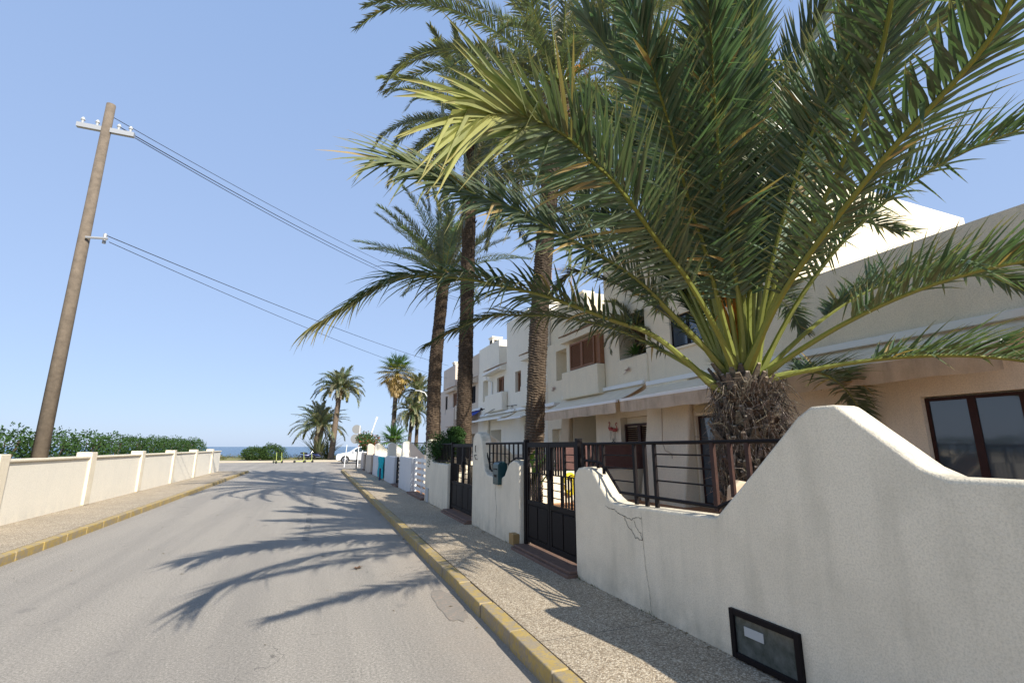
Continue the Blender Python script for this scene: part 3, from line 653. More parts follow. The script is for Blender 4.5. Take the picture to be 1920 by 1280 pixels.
for z_ in (1.32, 1.48): b = MB(); b.tube([(XR, 7.7, z_), (XR, 8.7, z_)], .007, 5); b.build('crossbar', M['iron'], rb)
rd = thing('railing', 'dark railing under the hedge on the plain cream wall', 'railing', (3.0, 12.3, 1.19))
b = MB(); b.tube([(XR, 11.46, 1.66), (XR, 13.3, 1.66)], .018, 8); b.tube([(XR, 11.46, 1.24), (XR, 13.2, 1.24)], .018, 8); b.build('frame_bar', M['iron'], rd)
b = MB()
for i in range(12): b.box(XR - .01, XR + .01, 11.5 + i * .15, 11.53 + i * .15, 1.24, 1.65)
b.split('upright', M['iron'], rd)
rf = thing('railing', 'thin dark railing above the white fins far down the street', 'railing', (3.8, 25, 1.2))
b = MB(); b.tube([(4.6, 19.5, 1.72), (4.6, 30, 1.85)], .02, 6); b.build('top_rail', M['iron'], rf); b = MB()
for i in range(36): b.box(4.59, 4.61, 19.5 + i * .3, 19.53 + i * .3, .13, 1.72 + i * .0035)
b.split('upright', M['iron'], rf)
# mailbox
mb_ = thing('mailbox', 'dark teal metal mailbox sitting in the dip of the garden wall', 'mailbox', (2.95, 7.9, 1.0))
b = MB(); b.prism([(2.83, .98), (3.0, .98), (3.0, 1.3), (2.96, 1.36), (2.86, 1.34), (2.83, 1.3)], 'y', 7.78, 8.04); b.build('box', M['teal'], mb_, bevel=.01, fix=True)
b = MB(); b.box(2.822, 2.83, 7.83, 7.99, 1.22, 1.24); b.box(2.822, 2.83, 7.86, 7.96, 1.1, 1.14); b.build('slot', M['iron'], mb_)
cb = MB(); cb.box(2.8, 2.9, 7.02, 7.2, .176, .33); tag(cb.build('wooden_block', M['cardboard'], bevel=.006), 'small ochre wooden block at the foot of the nearest gate post', 'wooden block')
# ------------------------------------------------------------ houses
XF = 9.0
def facade(b, X, y0, y1, z0, z1, holes):
    ys = sorted({y0, y1, *[h[0] for h in holes], *[h[1] for h in holes]}); zs = sorted({z0, z1, *[h[2] for h in holes], *[h[3] for h in holes]})
    ys = [y for y in ys if y0 <= y <= y1]; zs = [z for z in zs if z0 <= z <= z1]
    for a, c in zip(ys[:-1], ys[1:]):
        for d, e in zip(zs[:-1], zs[1:]):
            if any(h[0] <= a and c <= h[1] and h[2] <= d and e <= h[3] for h in holes): continue
            b.face([(X, a, d), (X, a, e), (X, c, e), (X, c, d)])
    for h in holes:
        D = X + h[4]; a, c, d, e = h[:4]
        b.face([(X, a, d), (D, a, d), (D, a, e), (X, a, e)]); b.face([(X, c, d), (X, c, e), (D, c, e), (D, c, d)])
        b.face([(X, a, d), (X, c, d), (D, c, d), (D, a, d)]); b.face([(X, a, e), (D, a, e), (D, c, e), (X, c, e)])
        if len(h) > 5 and h[5]: b.face([(D, a, d), (D, a, e), (D, c, e), (D, c, d)])
def mass(b, X, X1, y0, y1, z0, z1, holes=()):
    facade(b, X, y0, y1, z0, z1, list(holes))
    b.face([(X, y0, z0), (X1, y0, z0), (X1, y0, z1), (X, y0, z1)]); b.face([(X, y1, z0), (X, y1, z1), (X1, y1, z1), (X1, y1, z0)])
    b.face([(X, y0, z1), (X1, y0, z1), (X1, y1, z1), (X, y1, z1)]); b.face([(X1, y0, z0), (X1, y1, z0), (X1, y1, z1), (X1, y0, z1)])
def window(root, y0, y1, z0, z1, X, fm, name='window', n=2, curtain=False):
    if n > 1:
        for k in range(n): window(root, lerp(y0, y1, k / n), lerp(y0, y1, (k + 1) / n), z0, z1, X, fm, name, 1, curtain)
        return
    f = MB(); t = .05
    for k in range(n):
        a = lerp(y0, y1, k / n); c = lerp(y0, y1, (k + 1) / n)
        f.box(X, X + .05, a, a + t, z0, z1); f.box(X, X + .05, c - t, c, z0, z1); f.box(X, X + .05, a + t, c - t, z0, z0 + t); f.box(X, X + .05, a + t, c - t, z1 - t, z1)
    wn = f.build(name, fm, root); p = MB(); p.box(X + .02, X + .03, y0 + t, y1 - t, z0 + t, z1 - t); p.build('pane', M['glass'], wn)
    p = MB(); p.box(X + .12, X + .14, y0, y1, z0, z1); p.build('pane_backing', M['curtain'] if curtain else M['dark'], wn)  # pale curtain if set, else a near-black sheet painted as the unlit room
    return wn
def shutter(root, y0, y1, z0, z1, X, n=2, m=None):
    m = m or M['shutter']
    for k in range(n):
        f = MB(); a = lerp(y0, y1, k / n) + .004; c = lerp(y0, y1, (k + 1) / n) - .004; t = .07
        f.box(X, X + .05, a, a + t, z0, z1); f.box(X, X + .05, c - t, c, z0, z1); f.box(X, X + .05, a + t, c - t, z0, z0 + t); f.box(X, X + .05, a + t, c - t, z1 - t, z1)
        z = z0 + t
        while z < z1 - t - .03:
            f.face([(X + .005, a + t, z), (X + .005, c - t, z), (X + .04, c - t, z + .045), (X + .045, a + t, z + .05)]); z += .062
        f.build('shutter', m, root)
def eave(root, y0, y1, z, X0, X1):
    # sloping clay tile course over a window, plus plastered underside
    f = MB(); f.prism([(X1, z - .28), (X0 + .06, z - .28), (X0 + .06, z - .06), (X1, z + .1)], 'y', y0, y1); f.build('eave_soffit', root['wm_'] and M[root['wm_']], root)
    t = MB(); n = int((y1 - y0) / .17)
    for i in range(n):
        y = y0 + (i + .5) * (y1 - y0) / n
        for k in range(2):
            xa = lerp(X0, X1, k * .5); xb = lerp(X0, X1, k * .5 + .56); za = z - .05 + k * .08; zb = za + .1
            pts = []; m = 6
            for j in range(m):
                for (c0, c1) in ((j, j + 1),):
                    a0 = math.pi * c0 / m; a1 = math.pi * c1 / m; r = .08
                    t.face([(xa, y + r*math.cos(a0), za + r*.7*math.sin(a0)), (xa, y + r*math.cos(a1), za + r*.7*math.sin(a1)), (xb, y + .85*r*math.cos(a1), zb + r*.6*math.sin(a1)), (xb, y + .85*r*math.cos(a0), zb + r*.6*math.sin(a0))])
    t.build('roof_tiles', M['tiles'], root)
def parapet(root, y0, y1, z0, z1, X, m, t=.4):
    b = MB(); b.box(X, X + t, y0, y1, z0, z1); b.build('balcony_parapet', m, root, bevel=.05)
def awning(root, y0, y1, zb, zf, Xf, fm, vm, val=.3, name='awning', arm=True):
    f = MB(); ny = max(8, int((y1 - y0) / .12)); nx = 6
    def ap(i, j):
        u = j / nx; y = lerp(y0 + .06, y1 - .06, i / ny); return (lerp(XF - .02, Xf, u), y, lerp(zb, zf, u) - .05 * math.sin(math.pi * u) * (1 + .25 * math.sin(y * 4.1)) - .006 * (abs(((y * .83) % 1) - .5) < .06))
    for i in range(ny):
        for j in range(nx):
            q = [ap(i, j), ap(i, j+1), ap(i+1, j+1), ap(i+1, j)]; f.face(q); f.face([(a_, b_, c_ - .006) for a_, b_, c_ in reversed(q)])
    aw = f.build(name, fm, root, smooth=True)
    c = MB(); c.box(XF - .14, XF - .003, y0, y1, zb + .01, zb + .13); c.box(Xf - .05, Xf + .03, y0 + .02, y1 - .02, zf - .05, zf + .03); c.build('awning_bar', M['whitemetal'], aw, bevel=.01)
    if val:
        v = MB(); n = 60
        for i in range(n):
            ya, yb = lerp(y0 + .05, y1 - .05, i / n), lerp(y0 + .05, y1 - .05, (i + 1) / n)
            def o(y): return .012 * math.sin(y * 9) + .008 * math.sin(y * 23)
            v.face([(Xf - .045, ya, zf - .04), (Xf - .045, yb, zf - .04), (Xf - .035 + o(yb), yb, zf - .05 - val + .01 * math.sin(yb * 5)), (Xf - .035 + o(ya), ya, zf - .05 - val + .01 * math.sin(ya * 5))])
        v.build('valance', vm, aw, smooth=True, fix=True)
    if arm:
        a = MB()
        for y in (y0 + .5, y1 - .5): a.tube([(XF, y, zb - .25), (lerp(XF, Xf, .5), y + .35, (zb + zf) / 2 - .16), (Xf, y, zf - .03)], .022, 6)
        a.build('folding_arm', M['whitemetal'], aw)
    return aw
def buttress(root, y0, y1, m, z1=3.3, flare=.4, name='buttress'):
    prof = [(XF + .01, .1), (XF - .12 - flare, .1), (XF - .12 - flare * .75, .7), (XF - .12 - flare * .45, 1.4), (XF - .12 - flare * .2, 2.1), (XF - .12 - flare * .05, 2.7), (XF - .12, z1), (XF + .01, z1)]
    b = MB(); b.prism(prof, 'y', y0, y1); b.build(name, m, root, bevel=.08, fix=True)
def chimney(root, x, y, z, m, s=.5, h=.75):
    b = MB(); b.box(x, x + s, y, y + s, z, z + h); b.box(x - .06, x + s + .06, y - .06, y + s + .06, z + h, z + h + .1); b.build('chimney', m, root, bevel=.02)
    b = MB(); b.box(x - .004, x + .004, y + .1, y + s - .1, z + h * .45, z + h * .85); b.box(x + .1, x + s - .1, y - .004, y + .004, z + h * .45, z + h * .85); b.build('chimney_vent', M['dark'], root)
def house(label, y0, y1, m):
    r_ = thing('terraced_house', label, 'house', (XF, (y0 + y1) / 2, 0), 'terraced houses behind the front gardens'); r_['wm_'] = m; return r_
# -- nearest house
h0 = house('nearest cream house with dark framed window and plant-filled loggia behind the big palm', -3, 13.9, 'creamhouse')
b = MB()
mass(b, XF, 17, 7.15, 13.9, 0, 8.1, [(9.32, 10.62, 4.27, 5.17, .18), (11.72, 13.12, 4.36, 5.75, 1.3, 1), (11.73, 13.25, .14, 2.5, .24, 1), (8.75, 9.88, .14, 2.38, .15, 1)])
mass(b, XF + .003, 17, -6, 7.15, 0, 4.95, [(3.0, 4.8, .14, 2.38, .2, 1)])
b.build('wall', M['creamhouse'], h0, fix=True)
window(h0, 9.32, 10.62, 4.27, 5.17, XF + .06, M['iron'], n=2, curtain=True);
s = MB(); s.box(XF - .06, XF + .05, 9.25, 10.7, 4.2, 4.262); s.build('window_sill', M['creamhouse'], h0, bevel=.01)
d = window(h0, 8.75, 9.88, .2, 2.36, XF + .08, M['darkwood'], 'door', 2); window(h0, 3.0, 4.8, .2, 2.36, XF + .1, M['darkwood'], 'door', 3)
shutter(h0, 11.75, 13.23,   .16, 2.3, XF + .14, 2, M['darkwood'])
buttress(h0, 9.93, 11.70, M['creamhouse'], 3.4, .42)
parapet(h0, 11.66, 13.2, 3.4, 4.36, XF - .07, M['creamhouse'], .2)
awning(h0, 8.1, 11.66, 3.34, 2.9, 7.95, M['awning'], M['valance'], .3); awning(h0, 3.2, 7.6, 3.34, 2.9, 7.95, M['awning'], M['valance'], .3)
lm = MB(); lm.prism([(9.0, 2.48), (9.15, 2.44), (9.7, 2.44), (9.82, 2.53), (9.7, 2.62), (9.15, 2.62), (9.0, 2.56)], 'x', XF - .12, XF); lm.build('porch_lamp', M['lampglass'], h0, bevel=.01, fix=True)
lm = MB(); lm.tube([(8.66, 10.75, 2.75), (8.6, 10.75, 1.7), (8.57, 10.62, 1.5), (8.55, 10.35, 1.42), (8.54, 10.33, 1.3)], .012, 6); lm.build('cable', M['clay'], h0)
fl = thing('flamingo_decoration', 'pink metal flamingo pair fixed to the porch wall', 'wall decoration', (8.96, 13.6, 2.0))
b = MB()
for (yy, zz, k) in ((13.72, 2.12, 1), (13.5, 2.08, -1)):
    b.tube([(8.94, yy + k*.10, zz), (8.94, yy + k*.04, zz + .055), (8.94, yy - k*.04, zz + .05), (8.94, yy - k*.11, zz)], [.01, .06, .06, .012], 8)
    b.tube([(8.94, yy + k*.08, zz + .02), (8.94, yy + k*.14, zz + .08), (8.94, yy + k*.09, zz + .16), (8.94, yy + k*.05, zz + .24), (8.94, yy + k*.1, zz + .27), (8.94, yy + k*.14, zz + .24)], [.022, .018, .014, .014, .02, .008], 6)
b.build('bird_shape', M['pink'], fl, smooth=True); b = MB()
for yy in (13.76, 13.68, 13.54, 13.47): b.tube([(8.94, yy, 2.1), (8.94, yy + .02, 1.95), (8.94, yy - .01, 1.8)], .006, 4)
for k in range(9): b.tube([(8.94, 13.6, 1.78), (8.94, 13.6 + (k - 4) * .05, 1.78 + .1 * math.cos(k - 4))], .007, 4)
b.build('legs_and_reeds', M['iron'], fl)
# -- second house
h1 = house('cream terraced house with the brown louvred shutters and stained balcony', 13.9, 18.63, 'creamhouse')
b = MB(); mass(b, XF + .004, 17, 13.903, 18.6, 0, 5.86, [(16.66, 17.72, 4.25, 5.48, .55, 1), (14.75, 16.35, .14, 2.75, 1.6, 1), (17.2, 18.2, .14, 2.3, .3, 1)])
mass(b, XF + .2, 12.5, 15.6, 18.55, 5.87, 7.5); b.build('wall', M['creamhouse'], h1, fix=True)
b = MB(); b.box(XF - .33, XF, 14.0, 16.62, 3.36, 4.40); b.build('balcony_parapet', M['creamhouse'], h1, bevel=.04)
b = MB(); b.box(XF - .18, XF - .002, 14.02, 16.1, 4.41, 5.46); b.build('shutter_box', M['shutter'], h1); shutter(h1, 14.3, 16.08, 4.43, 5.44, XF - .24, 2)
b = MB(); b.box(XF - .1, XF + .1, 16.36, 16.62, 4.42, 5.6); b.build('mullion', M['creamhouse'], h1, bevel=.03)
eave(h1, 13.95, 16.75, 5.86, XF - .38, XF + .1)
b = MB(); b.box(XF + .1, XF + .14, 16.7, 16.78, 4.3, 5.4); b.build('door_edge', M['iron'], h1)
buttress(h1, 16.4, 17.1, M['porch'], 3.2, .35)
awning(h1, 11.8, 17.0, 3.42, 2.9, 7.95, M['awning'], M['valance'], .3)
b = MB(); b.box(XF - .35, XF - .02, 17.3, 18.55, 3.2, 3.34); b.box(XF - .9, XF - .8, 17.3, 18.5, 2.98, 3.06); b.build('closed_awning', M['whitemetal'], h1, bevel=.02)
for yy in (12.6, 17.9):
    b = MB(); rr_ = random.Random(int(yy))
    for k in range(12): b.tube([(XF - .1 if yy < 15 else XF - .02, yy, 3.95), (XF - .14 if yy < 15 else XF - .05, yy + rr_.uniform(-.22, .22), 3.95 + rr_.uniform(-.12, .1))], .01, 4)
    b.build('iron_ornament', M['antenna'], h0 if yy < 15 else h1)
chimney(h1, 10.4, 17.7, 7.5, M['creamhouse'])
# -- white houses
h2 = house('tall blank-walled white terraced house with one narrow brown window, behind the thick palm trunk', 18.63, 23.5, 'white')
b = MB(); mass(b, XF + .008, 17, 18.63, 23.48, 0, 8.1, [(21.55, 22.3, 4.25, 5.28, .25), (19.3, 20.4, 4.4, 5.35, .2), (19.4, 21.2, .14, 2.6, .8, 1)]); b.build('wall', M['white'], h2, fix=True)
shutter(h2, 21.58, 22.27, 4.28, 5.25, XF + .16, 1); shutter(h2, 19.33, 20.37, 4.42, 5.33, XF + .1, 2); parapet(h2, 18.8, 20.9, 3.4, 4.38, XF - .32, M['white'], .32); eave(h2, 18.8, 20.9, 5.86, XF - .38, XF + .02)
chimney(h2, 9.6, 21.9, 8.1, M['white'], .55, .35); awning(h2, 19.0, 21.9, 3.3, 2.85, 7.95, M['awning'], M['valance'], .0)
h3 = house('white terraced house with stepped tower, drainpipe and rusty brown shutter', 23.5, 28.4, 'white')
b = MB(); mass(b, XF + .012, 17, 23.483, 28.38, 0, 5.9, [(23.9, 25.0, 4.3, 5.32, .2), (26.55, 27.5, 4.2, 5.45, .5, 1), (24.3, 26.0, .14, 2.5, 1.2, 1)])
mass(b, XF + .03, 12.4, 24.75, 28.37, 5.901, 7.5); b.build('wall', M['white'], h3, fix=True)
shutter(h3, 23.92, 24.98, 4.32, 5.3, XF + .12, 2); parapet(h3, 23.35, 26.15, 3.45, 4.42, XF - .33, M['white'], .33); eave(h3, 23.6, 26.3, 5.86, XF - .38, XF + .1); chimney(h3, 9.6, 27.5, 7.5, M['white'], .6, .7)
b = MB(); b.tube([(XF - .3, 26.0, 5.55), (XF - .3, 25.9, 5.35), (XF - .05, 25.7, 5.2), (XF - .05, 25.7, 4.4)], .05, 8); b.tube([(XF - .42, 23.7, 5.68), (XF - .42, 26.2, 5.6)], .06, 8); b.build('drainpipe', M['whitemetal'], h3)
awning(h3, 22.1, 27.6, 3.3, 3.0, 8.2, M['awning'], M['valance'], 0); buttress(h3, 26.1, 26.9, M['white'], 3.1, .5)
b = MB(); b.tube([(8.96, 22.0, 3.6), (8.96, 23.5, 3.66), (8.63, 24.5, 3.55), (8.63, 26.1, 3.35)], .015, 5); b.tube([(8.95, 22.6 + .12 * math.cos(t * .52), 3.45 + .16 * math.sin(t * .52)) for t in range(13)], .012, 4, False); b.build('cable', M['iron'], h3)
b = MB(); b.tube([(XF, 26.8, 3.75), (XF - .25, 26.8, 3.72)], .03, 6); b.tube([(XF - .3, 26.8, 3.8), (XF - .3, 26.8, 3.66)], [.05, .1], 10); b.build('wall_lamp', M['iron'], h3)
# -- beige houses at the far end
h4 = house('beige terraced house with a blue awning hidden between the two trunks', 28.4, 33, 'beige')
b = MB(); mass(b, XF + .016, 17, 28.383, 33.0, 0, 7.35, [(29.0, 30.2, 4.3, 5.4, .2), (29, 31, .14, 2.4, .6, 1)]); b.build('wall', M['beige'], h4, fix=True)
shutter(h4, 29.0, 30.2, 4.3, 5.4, XF + .1, 2, M['iron']); eave(h4, 28.5, 31.5, 5.8, XF - .38, XF + .02); awning(h4, 27.7, 30.6, 3.75, 3.35, 8.3, M['blue'], M['blue'], .28, arm=False); parapet(h4, 30.8, 32.8, 3.4, 4.4, XF - .3, M['beige'], .3)
h5 = house('last beige terraced house nearest the sea, with chimney and narrow dark window', 33, 38.9, 'beige')
b = MB(); mass(b, XF + .02, 17, 33.003, 38.9, 0, 5.9, [(33.5, 34.6, 4.4, 5.42, .2), (36.2, 36.9, 4.05, 5.4, .15, 1), (34.5, 36, .14, 2.4, 1, 1)])
mass(b, XF + .05, 12.4, 34.2, 37.8, 5.901, 7.55); b.build('wall', M['pinkbeige'], h5, fix=True)
shutter(h5, 33.52, 34.58, 4.42, 5.4, XF + .1, 2); shutter(h5, 36.22, 36.88, 4.07, 5.38, XF + .08, 1, M['iron']); parapet(h5, 33.1, 35.5, 3.0, 4.3, XF - .3, M['pinkbeige'], .3); eave(h5, 33.2, 35.9, 5.8, XF - .38, XF + .1); chimney(h5, 9.7, 36.9, 7.55, M['white'], .6, .6)
b = MB(); b.box(XF - .25, XF, 33.6, 34.3, 2.4, 2.9); b.build('air_conditioner', M['whitemetal'], h5, bevel=.02)
b = MB(); b.disc((XF - .26, 33.95, 2.65), .18, 'x', .02); b.build('fan_grille', M['iron'], h5)
for (x, y, z, hgt, lb) in ((9.8, 19.6, 8.1, 1.9, 'television antenna on the tall white house roof'), (9.6, 17.3, 7.5, 2.6, 'television antenna on the cream house roof beside the palm trunk'), (9.6, 34.5, 7.5, 1.6, 'small television antenna on the far beige house roof')):
    an = thing('antenna', lb, 'antenna', (x, y, z), 'roof antennas'); b = MB(); b.tube([(x, y, z), (x, y, z + hgt)], .02, 6); b.build('mast', M['antenna'], an); b = MB(); b.tube([(x - .5, y, z + hgt - .1), (x + .5, y, z + hgt)], .012, 5)
    for k in range(7): b.tube([(x - .45 + k * .15, y - .2, z + hgt - .09 + k * .015), (x - .45 + k * .15, y + .2, z + hgt - .09 + k * .015)], .008, 4)
    b.build('aerial', M['antenna'], an)
# garden objects seen through the gate
pt = thing('lounge_chair', 'pale wicker chair behind the railing at the foot of the big palm', 'chair', (4.1, 3.9, .14))
b = MB(); b.prism([(3.95, .5), (4.4, .5), (4.42, .62), (4.3, 1.15), (4.2, 1.24), (4.08, 1.26), (3.97, 1.2), (3.93, 1.0)], 'y', 3.9, 4.0); b.build('backrest', M['clay'], pt, bevel=.03, fix=True)
b = MB(); b.box(3.95, 4.4, 3.45, 3.9, .45, .52); b.build('seat', M['clay'], pt, bevel=.02)
for a_, c_ in ((3.98, 3.5), (4.36, 3.5), (3.98, 3.93), (4.36, 3.93)): b = MB(); b.tube([(a_, c_, .14), (a_, c_, .46)], .02, 8); b.build('leg', M['clay'], pt)
def spiky(label, base, n, ln, seed, col, name='agave', wid=.05, el=(20, 85), mat_='bush', cat='plant'):
    rnd = random.Random(seed); root = thing(name, label, cat, base); m = MB()
    for i in range(n):
        az = i * 2.4 + rnd.uniform(-.3, .3); e = R(rnd.uniform(*el)); P = arch(base, az, e, ln * rnd.uniform(.7, 1.1), rnd.uniform(.2, 1.0), rnd, 5); c = vr(rnd, col, .25); prev = None
        for j, p in enumerate(P):
            t = j / 5; w_ = wid * (.6 + .8 * t if t < .4 else (1 - t) * 1.5) + .002; s = Vector((-math.sin(az), math.cos(az), 0)) * w_; row = (p - s, p + s)
            if prev: m.face((prev[0], prev[1], row[1], row[0]), c)
            prev = row
    m.build('leaves', M[mat_], root); return root
spiky('agave with long dark blades at the foot of the big palm behind the railing', (4.6, 3.9, .5), 26, .9, 4, (.05, .06, .035), wid=.025)
spiky('broad leaved garden plant behind the short railing and mailbox', (3.9, 9.4, .6), 14, 1.25, 5, (.12, .24, .04), 'garden_plant', .11, (45, 88))
spiky('yellow green spiky plant beside the mailbox railing', (3.7, 8.5, .6), 16, 1.1, 7, (.22, .30, .05), 'garden_plant', .06, (50, 88))
spiky('green tufted plant spilling over the loggia parapet', (9.02, 12.3, 4.42), 60, .5, 6, (.07, .15, .035), 'balcony_plant', .03, (5, 70))
spiky('tall dry reeds around the short seafront palm', (0.2, 62.0, .1), 70, 4.2, 9, (.13, .14, .07), 'reed_clump', .07, (45, 86))
spiky('pale reeds between the two seafront palms', (1.2, 62.6, .1), 40, 3.4, 10, (.2, .19, .1), 'reed_clump', .07, (35, 86))
# ------------------------------------------------------------ hedges and shrubs
bush('dense dark green hedge spilling over the railing of the plain cream wall', [((3.1, 12.9, 1.6), (.38, .6, .35)), ((3.15, 13.4, 1.35), (.3, .4, .42)), ((3.3, 12.3, 1.62), (.25, .5, .26)), ((3.4, 12.6, 1.95), (.2, .35, .16))], 2200, .06, (.032, .075, .018), 11, 'hedge', 'hedge')
bush('red flowering shrub over the last wall at the street corner', [((3.3, 34.5, 1.9), (.7, 1.3, .6)), ((3.0, 35.6, 2.1), (.55, .7, .5)), ((3.1, 33.4, 1.7), (.5, .8, .4))], 900, .13, (.05, .10, .03), 12, 'shrub', 'flowering_shrub', (.30, .075, .045), .22)
bush('dark green bush at the left edge of the seafront verge', [((-4.6, 59.8, .9), (1.4, .9, 1.0)), ((-6.3, 60.2, .8), (1.3, .9, .8))], 3500, .16, (.045, .085, .02), 13)
bush('low green bushes in the garden beside the far white fins', [((4.6, 21, 1.3), (.5, 1.0, .6)), ((4.4, 24, 1.2), (.4, 1.2, .5))], 700, .1, (.06, .10, .03), 14)
rv = random.Random(20); sc = MB()
for i in range(260):
    x = rv.uniform(-26, 30); y = rv.uniform(62.2, 66.8); hh_ = rv.uniform(.18, .55) * (1.25 if noise.noise((x * .3, y * .3, 0)) > 0 else .7)
    leaves(sc, (x, y, .22 + hh_ * .45), (rv.uniform(.4, 1.1), .5, hh_ * .6), 70, .13, rv.choice([(.17, .15, .06), (.09, .12, .035), (.24, .18, .08)]), rv)
kind(sc.build('dune_scrub', M['bush']), 'stuff', 'low dry dune scrub along the seafront verge')
ll = MB(); rv = random.Random(91)
for i in range(420):
    if i % 3: x, y = 2.9 - abs(rv.gauss(0, .035)) - .01, rv.uniform(2.2, 26); z = .134
    elif i % 2: x, y = 1.55 - abs(rv.gauss(0, .06)), rv.uniform(2.8, 24); z = .006
    else: x, y = rv.uniform(-3, 2.8), rv.uniform(3, 20); z = .134 if x > 1.72 else .006; x = x if not 1.5 < x < 1.75 else 1.4
    a = rv.uniform(0, 3.14); l = rv.uniform(.008, .03); d = Vector((math.cos(a), math.sin(a), 0)) * l; sd = Vector((-d.y, d.x, 0)) * .3; p = Vector((x, y, z)); ll.face((p - d, p - sd + Vector((0, 0, .004)), p + d, p + sd + Vector((0, 0, .006))), vr(rv, (.24, .18, .11), .4))
kind(ll.build('leaf_litter', M['bush']), 'stuff', 'dry leaf scraps and grit along the kerb and wall foot')
dl = MB(); 
for i in range(14):
    a = rv.uniform(0, 6.28); d = Vector((math.cos(a), math.sin(a), rv.uniform(.0, .4))) * rv.uniform(.04, .09); sd = Vector((-d.y, d.x, 0)) * .22; p = Vector((.62, 7.2, .012)); dl.face((p, p + d * .5 + sd, p + d, p + d * .5 - sd), vr(rv, (.17, .10, .06), .3))
tag(dl.build('dry_leaf', M['bush']), 'curled brown dry leaf lying alone on the road near the kerb', 'dry leaf')
wd_ = MB()
for i in range(90):
    y = rv.choice([4.9, 5.2, 7.1, 7.6, 9.0, 11.6, 12.4, 13.2, 3.93]) + rv.gauss(0, .09); a = rv.uniform(2.2, 4.1); h = rv.uniform(.02, .06); p = Vector((2.885, y, .13)); d = Vector((math.cos(a) * .5, math.sin(a) * .6, 1)) * h; wd_.face((p + Vector((0, -.004, 0)), p + d, p + Vector((0, .004, 0))), vr(rv, (.07, .11, .03), .3))
kind(wd_.build('wall_foot_weeds', M['bush']), 'stuff', 'tiny weeds growing where the wall meets the pavement')
# ------------------------------------------------------------ palms
FR = {
'f1':[(4.81,4.61,2.27),(4.62,4.73,2.38),(4.26,4.83,2.72),(3.85,4.91,3.01),(3.31,5.04,3.19),(2.5,5.12,3.41),(1.93,5.13,3.47),(1.47,5.09,3.49),(1.11,5.05,3.46),(0.7,4.98,3.37),(0.41,4.92,3.17),(0.14,4.84,2.92),(-0.05,4.76,2.75)],#5.5
'f1b':[(4.96,4.75,2.29),(4.73,5.16,2.66),(4.39,5.62,3.06),(4.03,6.0,3.35),(3.45,6.52,3.6),(3.04,6.85,3.67),(2.58,7.17,3.71),(2.27,7.39,3.63),(1.89,7.67,3.45),(1.6,7.86,3.28)],#5.1
'f3':[(4.91,4.64,2.41),(4.77,4.68,2.56),(4.5,4.69,2.85),(4.03,4.69,3.23),(3.53,4.64,3.57),(2.96,4.58,3.8),(2.29,4.47,3.96),(1.79,4.33,4.05),(1.26,4.16,4.03),(0.84,3.95,4.01),(0.55,3.78,3.96),(0.38,3.68,3.9)],#5.7
'f2':[(4.86,4.53,2.47),(4.36,4.35,3.04),(3.75,4.08,3.47),(3.23,3.86,3.7),(2.38,3.36,3.93),(1.94,3.1,3.93),(1.61,2.86,3.89),(1.33,2.67,3.8),(1.09,2.51,3.69),(0.88,2.36,3.55),(0.68,2.2,3.36)],#5.4
'f4':[(4.88,4.51,2.5),(4.78,4.5,2.7),(4.4,4.31,3.44),(4.02,4.08,3.98),(3.78,3.95,4.23),(3.09,3.44,4.83),(2.5,3.0,5.12),(2.14,2.73,5.21),(1.84,2.52,5.23),(1.57,2.39,5.2)],#5.1
'f5':[(4.9,4.48,2.5),(4.75,4.29,3.13),(4.43,4.05,3.83),(4.15,3.83,4.28),(3.55,3.26,5.02),(3.04,2.75,5.4),(2.68,2.48,5.55),(2.36,2.3,5.62)],#4.8
'f6':[(4.92,4.45,2.49),(4.91,4.32,3.15),(4.84,4.16,3.79),(4.73,3.96,4.4),(4.35,3.54,5.48),(3.94,3.3,6.14),(3.56,3.17,6.57),(3.24,3.18,6.8)],#5.0
'f7':[(5.02,4.81,2.44),(4.93,5.04,2.95),(4.81,5.24,3.61),(4.57,5.47,4.22),(4.21,5.73,4.79),(3.83,6.0,5.16),(3.43,6.32,5.33),(3.14,6.62,5.29),(3.04,6.89,5.09)],#4.6
'f8':[(5.06,4.75,2.51),(5.02,4.84,3.29),(4.93,4.86,4.05),(4.64,4.9,4.99),(4.22,5.0,5.72),(3.71,5.14,6.29),(3.3,5.33,6.58)],#4.7
'f9':[(5.09,4.71,2.54),(5.1,4.74,3.57),(4.97,4.68,4.63),(4.7,4.57,5.66),(4.33,4.48,6.5),(3.92,4.48,7.06),(3.55,4.55,7.43)],#5.3
'f10':[(5.06,4.76,2.46),(5.02,5.05,2.8),(4.9,5.4,3.21),(4.77,5.67,3.55),(4.63,5.91,3.81),(4.44,6.17,4.09),(4.19,6.49,4.32),(4.0,6.7,4.48),(3.82,6.93,4.5),(3.67,7.3,4.27)],#3.8
}
C0 = Vector((5.0, 4.6, 2.3)); rn = random.Random(77)
npalm = thing('palm_tree', 'large leaning-fronded palm at the right with shaggy boots and orange fruit stalks', 'palm tree', (5.05, 4.55, .14))
t = MB(); trunk(t, [(5.1, 4.5, .1), (5.06, 4.55, 1.1), (5.0, 4.6, 2.3)], .27, .30, rn, .10, .22, 32, palelow=.0, dark=(.075, .055, .04)); t.build('trunk', M['bark'], npalm)
b = MB(); boots(b, (5.0, 4.6, 2.45), .33, 2.2, 330, rn, (.15, .125, .10), .2, .6); b.build('old_leaf_base', M['bark'], npalm)
b = MB(); b.col = (.22, .17, .12)
